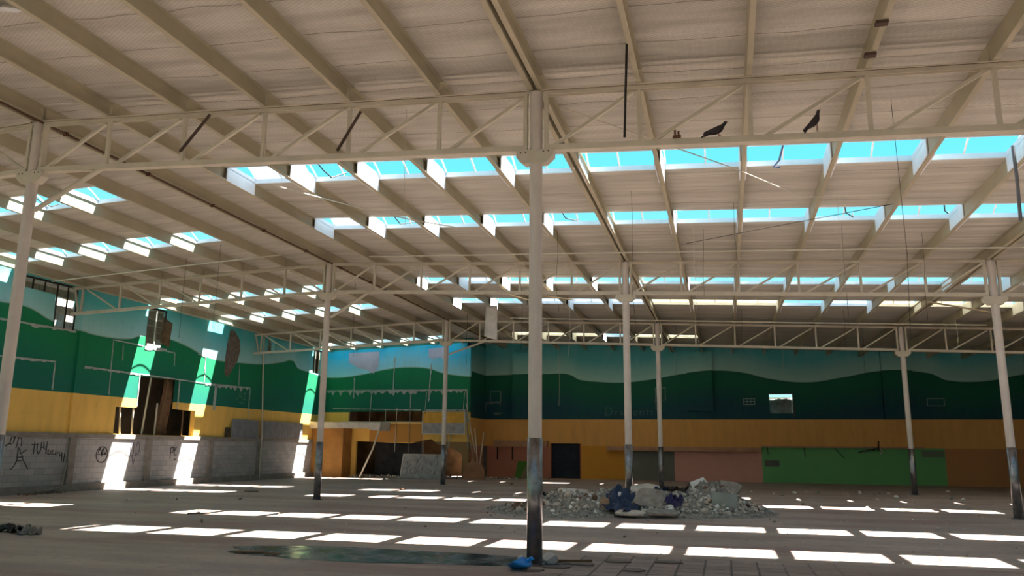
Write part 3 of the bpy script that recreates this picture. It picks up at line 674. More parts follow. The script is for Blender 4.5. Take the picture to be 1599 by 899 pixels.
tag(strokes([[(.1, .7), (.1, .0)], [(-.08, .5), (.22, .5)], [(.3, .6), (.3, .2), (.42, .0), (.55, .2), (.55, .65)], [(.72, .65), (.74, .3), (.9, .25)], [(.95, .7), (.92, -.0)], [(.55, .35), (.95, .4)],
     [(1.08, .25), (1.05, .0), (1.2, -.02), (1.25, .2)], [(1.4, .22), (1.32, .0), (1.5, -.02)], [(1.62, .15), (1.56, -.05), (1.72, -.02), (1.75, .12)], [(1.85, .12), (1.9, -.12), (2.02, -.1), (2.05, .1), (2.08, -.45)], [(2.25, .1), (2.22, -.45)]], 22.2, 1.28, .62).build('graffiti', INK), 'black handwritten word tUHccy sprayed on the block parapet', 'graffiti', g)
tag(strokes([circ(0, 0, .3), [(-.22, .05), (-.1, .25), (-.02, .0), (.05, .25), (.15, .0), (.24, .15)], [(-.25, .0), (.25, .02)], [(0, .2), (0, -.08)]], 25.35, 1.25, .95, .035).build('graffiti', INK), 'black round face scribble in a circle on the block parapet', 'graffiti', g)
tag(strokes([circ(-.15, .15, .1, 12, ry=.28), circ(.18, .2, .1, 12, ry=.26), [(.1, .0), (-.02, -.5)], [(-.12, -.1), (-.05, -.35)]], 27.05, 1.3, .95, .025, simple('violet_spray', srgb(90, 78, 110), .8)).build('graffiti', bpy.data.materials['violet_spray']), 'violet looped scribble on the sunlit stripe of the parapet', 'graffiti', g)
tag(strokes([[(-.2, .25), (-.2, -.3)], [(-.2, .25), (0, .3), (0, .05), (-.2, 0)], [(.1, .3), (.1, -.1), (.3, -.1)], [(.25, .3), (.1, .1)], [(.1, -.3), (.2, -.35), (.3, -.3)]], 29.35, 1.3, .8, .04).build('graffiti', INK), 'small dark letter scribble on the parapet right of the sunlit stripe', 'graffiti', g)
PALE = simple('pale_spray', srgb(80, 150, 120), .9)
tag(strokes([[(-.3, .0), (0, .5), (.3, 0)], [(-.15, .2), (.2, .2)], [(.3, .4), (.6, .5), (.4, .1), (.7, .05)], [(-.1, -.1), (.5, -.15)]], 33.9, 3.75, .8, .05, PALE, XL + .02).build('graffiti', PALE), 'pale green letters sprayed on the green paint of the left wall above the corrugated sheets', 'graffiti')
# faint letters on the dark back wall, left of and behind the column
def letters(x0, z0):
    FG = simple('faint_grey_letters', srgb(86, 120, 124), .9)
    L = [[[(0, 0), (0, .42)], [(-.1, .42), (.28, .4), (.36, .2), (.25, .02), (-.1, 0)]], [[(.55, .0), (.55, .24)], [(.55, .18), (.72, .24)]], [[(.85, .0), (.85, .2), (1.02, .22), (1.05, .0)], [(.85, .05), (1.05, .05)]],
         [[(1.38, .22), (1.2, .2), (1.2, .02), (1.38, .02), (1.38, .22), (1.38, -.15), (1.22, -.16)]], [[(1.55, .0), (1.55, .22), (1.72, .22), (1.72, 0), (1.55, 0)]], [[(1.9, 0), (1.9, .22), (2.08, .2), (2.08, 0)]], [[(2.3, .3), (2.3, 0)], [(2.3, .22), (2.55, .22), (2.55, 0)]]]
    t = thing('graffiti', (x0, YB, z0), 'faint grey handwritten word with a big D, low on the dark green back wall', 'graffiti')
    for l in L:
        m_ = MB()
        for ln in l:
            pts = [(x0 + p[0], YB - .006, z0 + p[1]) for p in ln]
            for p, q in zip(pts[:-1], pts[1:]): m_.bar(p, q, .045, .008, (0, 1, 0))
        m_.build('letter', FG, t)
letters(*bw(-6.15, 3.42))

# ================================================================== demolished corner, back left
OCH = simple('ochre_partition', srgb(172, 122, 58), .85, 0, .35, 1.3)
p0, p1 = ls(-21.2, 2.62), ls(-18.0, 2.92)
# low ochre box room under a white slab edge
struct(MB().box(XL + .01, ls(-19.4, 0)[0], YLS - 1.1, YLS + .0, 0, ls(0, 2.62)[1]).build('wall_box_room', OCH))
o = MB(); o.prism([(XL, 2.62), (-18.9, 2.66), (-18.75, 2.55), (-18.2, 2.5), (-18.15, 2.95), (XL, 2.98)], lambda u, v, d: (u, YLS - 1.35 + d, v), 0, 1.34); trim(o, PLAST)
tag(MB().tube([(-18.25, YLS - 1.3, 2.5), (-18.5, YLS - 1.5, 1.5), (-19.1, YLS - 1.7, .02)], .05, 8).build('broken_post', WHITE), 'bent white post propping the broken white slab edge in the back left corner', 'post')
PLB = simple('whitish_scratched_board', srgb(176, 176, 178), .8, 0, .35, 4)
t = thing('whitish_board', (-15.9, YLS - .9, 0), 'large whitish rectangular board standing on the floor in front of the dark opening', 'board')
MB().hexa([(-16.95, YLS-1.25, .02), (-14.6, YLS-1.25, .02), (-14.6, YLS-1.2, .02), (-16.95, YLS-1.2, .02), (-16.9, YLS-.95, 1.28), (-14.55, YLS-.95, 1.28), (-14.55, YLS-.9, 1.28), (-16.9, YLS-.9, 1.28)]).build('panel', PLB, t)
m_ = MB()
for q in (((-16.95, .02), (-16.9, 1.28)), ((-14.6, .02), (-14.55, 1.28)), ((-16.9, 1.26), (-14.55, 1.26))):
    (a, za), (b, zb) = q; m_.bar((a, YLS-1.26+.3*za/1.28, za), (b, YLS-1.26+.3*zb/1.28, zb), .05, .03, (0, 1, 0))
m_.build('edge_strip', PLAST, t)
rn = random.Random(4)
m_ = MB()
for i in range(26):
    u = -16.7 + rn.random()*1.9; z = .15 + rn.random()*.9; m_.bar((u, YLS-1.262+.3*z/1.28, z), (u+rn.uniform(-.12, .12), YLS-1.262+.3*(z+.2)/1.28, z+rn.uniform(.08, .3)), .025, .008, (0, 1, 0))
m_.build('scratches', simple('dark_smudge', srgb(110, 108, 106), .9), t)
# framed panel hanging over the opening
t = thing('suspended_board', (-14.9, YLS - .5, 2.9), 'white framed panel, yellow above and grey below, hanging beside a far column', 'panel')
X0, X1 = ls(-15.2, 0)[0], ls(-12.92, 0)[0]; Z0, Z1 = ls(0, 2.36)[1], ls(0, 3.5)[1]
MB().box(X0, X1, YLS-.5, YLS-.45, Z0 + .55, Z1 - .1).build('upper_panel', simple('bright_yellow_board', srgb(232, 182, 76), .8), t)
MB().box(X0, X1, YLS-.5, YLS-.45, Z0, Z0 + .55).build('lower_panel', PLB, t)
for (a, b, c, d) in ((X0-.03, X1+.03, Z0-.06, Z0), (X0-.03, X0+.02, Z0, Z1), (X1-.02, X1+.03, Z0, Z1), (X0-.03, X1+.03, Z1-.05, Z1)): MB().box(a, b, YLS-.53, YLS-.42, c, d).build('frame_bar', PLAST, t)
for (a, b) in ((X0+.1, Z1), (X1-.1, Z1)): MB().tube([(a, YLS-.47, b), (a, YLS-.3, 4.6), (a, YLS-.02, 4.72)], .012, 6).build('hanger', WHITE, t)
# leaning and hanging rods around the opening
rods = [((-16.1, 3.7), (-16.1, 1.35), .0, 'thin white rod hanging above the whitish board, left of centre'), ((-16.85, 3.7), (-16.9, 1.4), .0, 'thin white rod hanging above the left part of the whitish board'), ((-15.35, 2.6), (-15.3, 1.35), 0, 'short white rod above the right end of the whitish board'),
        ((-14.0, 2.5), (-13.75, .5), .6, 'grey pole leaning right of the far column, under the framed panel'), ((-13.75, 2.3), (-14.0, .9), .5, 'thin grey pole crossing another under the framed panel'), ((-13.0, 3.9), (-12.4, 1.4), .2, 'white pole slanting down from the right end of the framed panel'),
        ((-12.9, 2.5), (-12.0, .1), .9, 'white pole leaning in the corner left of the pink panels'), ((-12.5, 2.6), (-12.05, .2), .7, 'second white pole leaning in the corner, steeper one'), ((-12.0, 2.4), (-12.1, .3), .6, 'upright grey pole among the leaning poles of the corner'), ((-19.6, 3.6), (-19.6, 2.95), 0, 'short white stud above the slab edge, left one'), ((-17.5, 3.6), (-17.5, 2.95), 0, 'short white stud in the brown slot, third one'), ((-18.4, 3.6), (-18.4, 2.95), 0, 'short white stud in the brown slot, second one')]
for i, (p, q, lean, lb) in enumerate(rods):
    P, Q = ls(*p), ls(*q)
    tag(MB().tube([(P[0], YLS - .03, P[1]), (Q[0], YLS - .03 - lean, Q[1])], .028 if lean else .018, 6).build('metal_rod', WHITE if i % 3 else CONC), lb, 'rod', 'rods in the demolished corner')
tag(MB().bar((ls(-20, 0)[0], YLS-.05, 3.03), (ls(-15.3, 0)[0], YLS-.05, 3.0), .05, .05).build('timber_rail', WHITE), 'long pale rail under the brown slot of the left back wall', 'rail')
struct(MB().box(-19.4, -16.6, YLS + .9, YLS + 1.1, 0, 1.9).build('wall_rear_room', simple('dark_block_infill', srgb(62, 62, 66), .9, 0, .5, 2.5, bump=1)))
LIL = simple('bare_lilac_plaster', srgb(212, 206, 226), .85, 0, .15, 3)
for i, pl in enumerate(([(-20.9, 6.95), (-19.0, 7.0), (-19.0, 6.2), (-19.3, 5.75), (-19.7, 5.95), (-20.2, 6.05), (-20.9, 6.4)], [(-16.0, 7.1), (-14.8, 7.15), (-14.8, 6.5), (-15.1, 6.45), (-15.3, 6.6), (-15.7, 6.5), (-16.0, 6.6)])):
    trim(MB().prism(pl, lambda u, v, d: (u, YLS + d, v), -.012, 0), LIL)
# brown board standing, wrecked frames
tag(MB().prism([(0, 0), (1.25, 0), (1.2, .5), (1.0, .85), (.62, .88), (.5, 1.25), (.4, .9), (.08, .75)], lambda u, v, d: (-13.55 + u, YLS - 1.0 + d + v*.2, v + .01), 0, .05).build('broken_board', simple('orange_plywood', srgb(160, 116, 86), .8)), 'jagged orange brown board standing right of the far column', 'board')
tag(MB().prism([(0, 0), (.9, 0), (1.0, .9), (.1, .95)], lambda u, v, d: (-11.4 + u, YB - 1.2 + d + v*.35, v + .01), 0, .04).build('green_board', simple('lime_green_board', srgb(84, 130, 44), .8)), 'lime green board leaning on the pink wall behind the near column', 'board')
tag(MB().prism([(0, 0), (.35, .1), (.75, .85), (.95, 1.6), (.6, 1.35), (.2, .6)], lambda u, v, d: (-11.0 + u, YB - 1.45 + d + v*.3, v + .01), 0, .04).build('torn_board', simple('tan_board', srgb(150, 126, 92), .8)), 'torn tan board leaning in front of the lime green board', 'board')
for i, (x, lb) in enumerate(((-12.15, 'first dark slot'), (-11.3, 'second dark slot'), (-10.05, 'third dark slot'))):
    X_ = bw(x, 0)[0]; trim(MB().box(X_-.04, X_+.04, YB-.015, YB, 1.0, 1.72), DARK)
struct(MB().box(bw(-13.2, 0)[0], bw(-12.75, 0)[0], YB-.25, YB, 0, 1.75).build('trim_grey_pier', BLOCK)); bpy.data.objects['trim_grey_pier'].name = 'trim_90'

for i, (u, z0, z1, du, lb) in enumerate([(2.0, 1.45, 1.82, .02, 'short dark cable end hanging over the left part of the green panel'), (3.75, 1.35, 1.82, .03, 'dark cable end hanging over the middle of the green panel'), (5.2, 1.3, 1.78, .4, 'dark cable slanting across the top of the green panel')]):
    p, q = bw(u, z1), bw(u + du, z0); tag(MB().tube([(p[0], YB - .03, p[1]), (q[0], YB - .03, q[1])], .022, 6).build('cable_end', DARK), lb, 'cable')
p = bw(6.9, 1.62); t = thing('torn_bracket', (p[0], YB, p[1]), 'torn dark bracket with a pale tip sticking out above the green panel', 'bracket')
MB().bar((p[0] - .7, YB - .2, p[1] - .02), (p[0] + .3, YB - .3, p[1] + .22), .12, .05).build('arm', DARK, t); MB().bar((p[0] + .25, YB - .3, p[1] + .1), (p[0] + .3, YB - .2, p[1] + .55), .07, .05).build('upright', RUST, t); MB().tube([(p[0] + .32, YB - .32, p[1] + .2), (p[0] + .42, YB - .34, p[1] + .05), (p[0] + .3, YB - .34, p[1] - .1)], .03, 6).build('pale_tip', PLAST, t)
MB().bar((p[0], YB - .3, p[1] + .1), (p[0] + .1, YB - .001, p[1] + .1), .05, .05).build('fixing', DARK, t)
# ================================================================== stones, rubble
def rock_bm(r, seed, flat=.7, sub=2):
    rn = random.Random(seed); bm = bmesh.new(); bmesh.ops.create_icosphere(bm, subdivisions=sub, radius=1)
    pl = [(Vector((rn.gauss(0, 1), rn.gauss(0, 1), rn.gauss(0, .8))).normalized(), rn.uniform(.38, .8)) for _ in range(9)]
    sx, sy = rn.uniform(.75, 1.3), rn.uniform(.7, 1.1)
    for v in bm.verts:
        for n, d in pl:
            k = v.co.dot(n)
            if k > d: v.co -= n * (k - d)
        v.co += Vector((rn.uniform(-.04, .04),)*3)
        v.co = Vector((v.co.x*sx*r, v.co.y*sy*r, v.co.z*flat*r))
    me = bpy.data.meshes.new('rock'); bm.to_mesh(me); bm.free(); return me
def slab_mesh(w_, d_, t_, seed, n=8):
    rn = random.Random(seed); pts = []
    for i in range(n):
        a = 2*math.pi*i/n + rn.uniform(-.25, .25); q = rn.uniform(.75, 1.05); pts.append((w_/2*q*math.copysign(abs(math.cos(a))**.6, math.cos(a)), d_/2*q*math.copysign(abs(math.sin(a))**.6, math.sin(a))))
    m_ = MB(); m_.prism(pts, lambda u, v, d: (u, v, d), 0, t_); return m_
RUB = simple('pale_rubble', srgb(216, 206, 194), .95, 0, .35, 5, bump=.6); RUB2 = simple('grey_rubble', srgb(164, 158, 150), .95, 0, .45, 6, bump=.6); RUB3 = simple('brown_rubble', srgb(132, 104, 84), .95, 0, .45, 6, bump=.6); WHT = simple('white_gypsum', srgb(240, 240, 236), .85, 0, .12, 4)
PX, PY = -2.3, 21.6
def pile_h(x, y):
    h = 0
    for cx, cy, rx, ry, hh in ((-4.0, 21.0, 1.3, 1.1, .50), (-2.8, 22.2, 1.6, 1.4, .52), (-1.5, 21.8, 1.3, 1.2, .52), (-.5, 22.4, 1.1, 1.2, .72), (-5.1, 21.6, 1.2, .9, .16), (.4, 23.0, .7, .9, .22)):
        h = max(h, hh * math.exp(-(((x-cx)/rx)**2 + ((y-cy)/ry)**2) * 1.3))
    return h
# the heap core: fine grit, nobody could count it
m_ = MB(); n1, n2 = 110, 60; rn = random.Random(11)
for j in range(n2+1):
    for i in range(n1+1):
        x = -6.6 + 8.0*i/n1; y = 19.0 + 5.6*j/n2; h = pile_h(x, y)
        m_.v.append((x + rn.uniform(-.03, .03), y + rn.uniform(-.03, .03), h*(1 + rn.uniform(-.22, .22)) + (rn.uniform(-.03, .03) if h > .05 else -.03)))
for j in range(n2):
    for i in range(n1): a = j*(n1+1)+i; m_.f.append((a, a+1, a+n1+2, a+n1+1))
GR = m_
# small broken lumps over the heap and around: one joined stuff object
def many(name, mats, pts, label, flat=.75, base=None):
    m_ = MB(); mi = []
    if base: m_.v += base.v; m_.f += base.f; mi += [1]*len(base.f)
    bases = []
    for s in range(8):
        me = rock_bm(1, 100+s, flat, 1); bases.append(([v.co.copy() for v in me.vertices], [tuple(p.vertices) for p in me.polygons]))
    rn = random.Random(5)
    for (x, y, z, r, k) in pts:
        vs, fs = bases[rn.randrange(8)]; rot = Matrix.Rotation(rn.uniform(0, 6.28), 3, 'Z') @ Matrix.Rotation(rn.uniform(-.6, .6), 3, 'X'); b = len(m_.v)
        m_.v += [tuple(rot @ v * r + Vector((x, y, z))) for v in vs]; m_.f += [tuple(b+i for i in f) for f in fs]; mi += [k]*len(fs)
    me = bpy.data.meshes.new(name); me.from_pydata(m_.v, [], m_.f)
    for m in mats: me.materials.append(m)
    me.polygons.foreach_set('material_index', mi); o = bpy.data.objects.new(name, me); COL.objects.link(o); tag(o, label, 'rubble'); o['kind'] = 'stuff'; return o
rn = random.Random(21); pts = []
while len(pts) < 1900:
    x, y = rn.uniform(-6.3, 1.2), rn.uniform(19.2, 24.4); h = pile_h(x, y)
    if h < .04 and rn.random() > .04: continue
    k = 2 if x < -4.5 and rn.random() < .7 else rn.choices([0, 1, 2, 3], [5, 4, 1, 1])[0]
    r = rn.uniform(.03, .10) if h > .1 else rn.uniform(.012, .04); pts.append((x, y, h + r*.2, r, k))
many('rubble_heap', [RUB, RUB2, RUB3, WHT], pts, 'small pale and grey broken lumps and grit that make up the rubble heap', base=GR)
# individual lumps
rn = random.Random(31)
def rest(x, y): return pile_h(x, y)
wheres = ['left', 'middle', 'right']
i = 0
for n in range(120):
    x, y = rn.uniform(-5.2, .4), rn.uniform(19.9, 22.8); h = rest(x, y)
    if h < .08: continue
    r = rn.uniform(.07, .17); me = rock_bm(r, 300+n, rn.uniform(.5, .8)); me.materials.append([RUB, RUB, RUB2, RUB3, WHT][n % 5])
    o = bpy.data.objects.new('concrete_chunk', me); COL.objects.link(o); o.location = (x, y, h + r*.15); o.rotation_euler = (rn.uniform(-.4, .4), rn.uniform(-.4, .4), rn.uniform(0, 6))
    tag(o, 'broken %s chunk lying on the rubble heap' % ['pale concrete', 'pale concrete', 'grey concrete', 'brown brick', 'white gypsum'][n % 5], 'chunk', 'chunks on the rubble heap: ' + ['pale concrete', 'pale concrete', 'grey concrete', 'brown brick', 'white gypsum'][n % 5])
def slab_obj(name, w_, d_, t_, seed, mat, loc, rot, label, cat='slab', group=None, n=8):
    o = slab_mesh(w_, d_, t_, seed, n).build(name, mat); o.location = loc; o.rotation_euler = rot; return tag(o, label, cat, group)
slab_obj('gypsum_slab', .8, .55, .05, 3, WHT, (-.72, 22.55, .70), (.9, .25, .3), 'bright white sunlit triangular slab on top of the rubble heap', n=4)
slab_obj('concrete_slab', .85, .6, .09, 5, RUB2, (-1.95, 21.0, .36), (.95, .05, .1), 'large flat pale slab tilted in the middle of the heap, right of the blue cloth')
slab_obj('concrete_slab', .85, .6, .08, 6, RUB, (-2.1, 21.9, .52), (.5, -.1, .5), 'brownish pale slab above the large flat slab on the heap')
slab_obj('concrete_slab', .7, .5, .08, 9, RUB2, (.0, 22.6, .62), (.9, .3, -.2), 'pointed grey slab standing at the right top of the heap')
slab_obj('concrete_slab', .8, .5, .04, 12, RUB, (-2.3, 20.05, .10), (.15, .0, .1), 'thin flat slab lying in front of the blue cloth at the heap foot')
slab_obj('concrete_slab', .9, .5, .05, 13, RUB2, (-1.6, 20.2, .12), (.2, .05, .1), 'thin grey slab lying at the heap foot right of the blue cloth')
slab_obj('concrete_slab', .9, .6, .08, 14, RUB, (-3.9, 21.2, .42), (.45, .1, .2), 'wide pale slab in the left half of the heap')
t = MB(); t.box(-.32, .32, -.03, .03, 0, .48); o = t.build('grey_block', simple('greenish_grey_board', srgb(150, 160, 154), .8), bevel=.008); o.location = (-.12, 21.35, .10); o.rotation_euler = (-.3, .08, .05); tag(o, 'square greenish grey board standing at the right end of the heap', 'board')
me = rock_bm(.26, 77, .75, 3); me.materials.append(simple('tan_lump', srgb(172, 148, 122), .9, 0, .4, 5)); o = bpy.data.objects.new('round_lump', me); COL.objects.link(o); o.location = (-3.0, 20.5, .26); tag(o, 'round tan lump with a brown stain left of the blue cloth', 'lump')
# blue cloth: draped and crumpled
def cloth(name, x0, x1, y0, y1, lift, mat, label, seed, f=None):
    rn = random.Random(seed); m_ = MB(); nu, nv = 26, 20; g = []
    ph = [rn.uniform(0, 6) for _ in range(6)]
    for j in range(nv+1):
        for i in range(nu+1):
            s, t = i/nu, j/nv; x = x0+(x1-x0)*s + .08*math.sin(t*7+ph[0]); y = y0+(y1-y0)*t + .08*math.sin(s*8+ph[1])
            z = (f or pile_h)(x, y) + lift + .05*math.sin(s*17+ph[2]+t*4) + .04*math.sin(t*19+ph[3]+s*7) + rn.uniform(-.012, .012)
            g.append((x, y, max(z, .015)))
    k = len(g); m_.v = g + [(a, b, c-.008) for a, b, c in g]; w_ = nu+1
    for j in range(nv):
        for i in range(nu): q = (j*w_+i, j*w_+i+1, (j+1)*w_+i+1, (j+1)*w_+i); m_.f += [q, tuple(v+k for v in q[::-1])]
    rim = list(range(w_)) + [j*w_+nu for j in range(1, nv+1)] + [nv*w_+i for i in range(nu-1, -1, -1)] + [j*w_ for j in range(nv-1, 0, -1)]
    for p, q in zip(rim, rim[1:]+rim[:1]): m_.f.append((p, q, q+k, p+k))
    tag(m_.build(name, mat, smooth=True), label, 'cloth')
NAVY = simple('navy_cloth', srgb(44, 62, 98), .85, 0, .5, 4); BLK = simple('black_bag', srgb(22, 20, 22), .5)
cloth('crumpled_cloth', -3.0, -2.25, 20.0, 22.0, .12, NAVY, 'crumpled navy blue cloth spilling down the front of the rubble heap', 2)
cloth('crumpled_cloth', -2.3, -1.5, 22.0, 22.5, .12, NAVY, 'navy cloth strip lying across the heap at the foot of the column', 6)
cloth('crumpled_cloth', -1.45, -1.15, 20.7, 21.1, .15, simple('violet_cloth', srgb(52, 46, 92), .8), 'small violet blue rag on the heap right of the big flat slab', 7)
cloth('crumpled_cloth', -4.9, -4.4, 21.9, 22.3, .25, BLK, 'black crumpled bag on the left top of the heap beside the near column', 8)
cloth('crumpled_cloth', -1.5, -1.05, 22.0, 22.5, .12, simple('brown_cloth', srgb(70, 54, 46), .9), 'dark brown rag on top of the heap below the far column', 9)
cloth('crumpled_cloth', -13.6, -12.5, 12.35, 12.8, .06, BLK, 'black clothes lying on the floor at the left edge of the photo', 10, lambda x, y: 0)
cloth('crumpled_cloth', -12.45, -12.1, 12.3, 12.5, .04, simple('grey_cloth', srgb(140, 136, 134), .9), 'small grey rag at the right end of the black clothes', 11, lambda x, y: 0)
# scattered stones on the floor (pixels measured in the photo, world positions)
st = [(3.1, 36.0), (3.4, 34.5), (2.5, 34.0), (6.1, 35.2), (5.4, 33.9), (5.9, 32.6), (4.9, 30.3), (4.5, 34.2), (5.2, 36.3), (6.7, 34.5), (7.6, 32.0), (7.9, 31.8), (8.9, 38), (10.4, 35.0), (11.4, 34.0), (1.7, 33.2), (1.9, 32.0), (.9, 34.5), (-5.6, 36), (-4.6, 37), (-6.6, 35), (-5.1, 32), (2.2, 26.8), (3.9, 26.0), (.8, 21.6), (1.0, 20.0), (-8.2, 26.5), (-8.5, 21.0), (-12.1, 29.5), (-11.0, 30.3), (-14.5, 22.4), (-17.2, 20.7), (-10.3, 17.6), (-9.2, 16.0), (-6.1, 16.2), (-4.6, 16.7), (-16.1, 21.5), (-19.6, 24.3), (-7.0, 27.2), (4.3, 19.5), (-1.9, 15.6), (-12.4, 17.4), (5.0, 34.8), (5.7, 34.9), (-15.8, 37.6), (-17.0, 39.0), (-9.6, 36.5), (-3.0, 38.5)]
rn = random.Random(17)
for i, (x, y) in enumerate(st):
    r = rn.uniform(.05, .12) * (1.0 if y > 26 else .6); me = rock_bm(r, 500+i, .6, 2); k = i % 3; me.materials.append([RUB, RUB2, WHT][k] if x > 0 else [RUB2, RUB3, RUB][k])
    o = bpy.data.objects.new('loose_stone', me); COL.objects.link(o); o.location = (x, y, r*.3); o.rotation_euler = (0, 0, rn.uniform(0, 6))
    tag(o, 'small loose stone lying on the open floor', 'stone', 'loose stones scattered on the floor')
pts = []
for i in range(900):
    x, y = rn.uniform(-20, 12), rn.uniform(13, 41)
    if -6.8 < x < 1.6 and 18.8 < y < 24.8: continue
    pts.append((x, y, .002, rn.uniform(.008, .026), rn.randrange(4)))
for _ in range(260): pts.append((rn.uniform(-20.2, -13.6), rn.uniform(YLS-.8, YLS-.2) if _ % 2 else rn.uniform(YLS+.3, YLS+.8), rn.uniform(0, .1), rn.uniform(.03, .11), rn.randrange(4)))
for i in range(160): pts.append((rn.uniform(-13.2, -9.5), rn.uniform(YB-2.2, YB-.4), .01, rn.uniform(.02, .09), rn.randrange(4)))
for i in range(60): pts.append((rn.uniform(-22.1, -21.6), rn.uniform(21.5, 23.3), .01, rn.uniform(.03, .09), 2))
many('floor_crumbs', [RUB, RUB2, RUB3, WHT], pts, 'tiny crumbs and dust strewn over the whole concrete floor')
for i, (x, y, rz, L, lb) in enumerate([(-12.3, 17.3, .6, .5, 'thin pale stick on the floor in the second lit stripe, left side'), (-11.0, 15.6, 2.2, .55, 'pale stick lying in the nearest lit stripe at the left'), (-2.2, 12.0, .3, .5, 'splinter beside the column foot'), (-16.6, 26.3, .2, .5, 'pale stick near the left wall lit stripe')]):
    o = MB().box(-L/2, L/2, -.02, .02, 0, .03).build('wood_stick', BOARD); o.location = (x, y, 0.002); o.rotation_euler = (0, 0, rz); tag(o, lb, 'stick')
# loose tile pieces round the near column
for i, (x, y, w_, d_, rz) in enumerate([(-2.35, 11.35, .4, .3, .2), (-2.05, 11.75, .45, .25, -.2), (-2.55, 10.95, .35, .2, .4), (-1.6, 12.2, .42, .3, .1), (-.9, 12.35, .5, .3, 0), (-1.3, 11.4, .4, .3, .15)]):
    slab_obj('floor_tile', w_, d_, .018, 40+i, simple('tile_piece', srgb(120, 106, 100), .8) if i == 0 else bpy.data.materials['tile_piece'], (x, y, .001), (0, 0, rz), 'loose broken brown floor tile lying at the foot of the near column', 'tile', 'loose tiles by the near column', 5)
# puddle
m_ = MB(); P_ = []
for i in range(40):
    a = 2*math.pi*i/40; q = 1 + .08*math.sin(3*a+1) + .05*math.sin(7*a); P_.append((-5.1 + 2.75*math.cos(a)*q + .2*math.sin(a), 11.75 + .75*math.sin(a)*q - .05*math.cos(a)))
m_.prism(P_, lambda u, v, d: (u, v, d), .002, .006)
mw, ntw, bs = new_mat('wet_dark_floor'); f = ramp(ntw, noise(ntw, pos(ntw), 2.2, 4), .4, .65)
ntw.links.new(mixc(ntw, f, srgb(50, 60, 74), srgb(78, 82, 86)), bs.inputs['Base Color']); ntw.links.new(math_(ntw, 'ADD', math_(ntw, 'MULTIPLY', f, .25), .12), bs.inputs['Roughness'])
tag(m_.build('puddle', mw), 'shallow dark bluish puddle on the floor left of the near column', 'puddle')
slab_obj('floor_tile', .5, .2, .03, 60, RUB3, (-7.1, 11.35, .001), (0, 0, .2), 'pinkish flat fragment at the left end of the puddle', 'tile')
slab_obj('floor_tile', .3, .15, .03, 61, RUB3, (-6.7, 11.3, .001), (0, 0, -.3), 'second pinkish fragment in the puddle edge', 'tile')
# blue bag and white ball
me = rock_bm(.22, 905, .62, 3); me.materials.append(simple('bright_blue_plastic', srgb(10, 150, 250), .35, 0, .35, 6)); me.polygons.foreach_set('use_smooth', [True]*len(me.polygons))
t = thing('plastic_bag', (-2.78, 11.02, 0), 'bright blue plastic bag lying at the foot of the near column', 'bag')
o = bpy.data.objects.new('bag_body', me); COL.objects.link(o); o.parent = t; o.location = (0, 0, .08)
m_ = MB(); m_.tube([(-2.66, 11.0, .12), (-2.6, 10.98, .17), (-2.58, 10.97, .14)], [.03, .015, .03], 8); m_.build('bag_knot', me.materials[0], t)
me = rock_bm(.10, 901, .9, 3); me.materials.append(simple('crumpled_paper', srgb(226, 226, 232), .8)); o = bpy.data.objects.new('paper_ball', me); COL.objects.link(o); o.location = (-2.5, 11.72, .08); tag(o, 'pale crumpled ball right of the near column foot', 'ball')
me = rock_bm(.07, 902, .8, 2); me.materials.append(WHT); o = bpy.data.objects.new('paper_ball', me); COL.objects.link(o); o.location = (-2.95, 11.75, .05); tag(o, 'tiny pale crumpled piece left of the near column foot', 'ball')

# ================================================================== things hanging from the roof
def hang(name, pts, r, mat, label, cat, group=None): return tag(MB().tube(pts, r, 6).build(name, mat), label, cat, group)
hang('hanging_rod', [(-1.10, 10.2, zr(-1.1, 10.2) + .02), (-1.16, 10.25, 5.75)], .018, DARK, 'long black rod hanging above the nearest truss right of the near column', 'rod')
WIRE = [(-5.3, 12.5, 5.4), (-1.85, 17.5, 4.3), (2.8, 13.2, 3.3), (-.6, 20.6, 4.4), (-.35, 20.8, 5.5), (.4, 18.6, 5.2), (2.6, 18.2, 4.9), (-4.2, 20.6, 5.2), (-7.2, 28.6, 5.2), (-5.5, 29.2, 5.0), (5.0, 21.5, 4.8), (3.0, 20.6, 4.8), (-3.9, 33.5, 5.4), (.8, 33.0, 5.3), (4.6, 32.8, 5.5), (8.4, 32.5, 5.3), (-14.8, 20.8, 5.1), (-16.9, 22.0, 5.0), (-19.0, 26.2, 5.3), (-13.4, 27.3, 4.9), (-10.9, 33.4, 5.2), (2.6, 37.8, 4.9), (-2.0, 36.9, 5.0), (6.0, 37.5, 4.8), (-7.5, 37.0, 3.6)]
for i, (x, y, zb) in enumerate(WIRE):
    zt = zr(x, y) + PD; m = i % 3
    hang('hanging_wire', [(x, y, zt), (x + .02*math.sin(i), y, (zt*2+zb)/3), (x - .05*math.sin(i*2), y+.02, (zt+zb*2)/3), (x + .06*math.cos(i), y, zb)], (.004 if y < 22 else .006), DARK if m else WHITE, 'thin %s wire dangling from the roof deck' % ('dark' if m else 'pale'), 'wire', '%s wires dangling from the roof' % ('dark' if m else 'pale'))
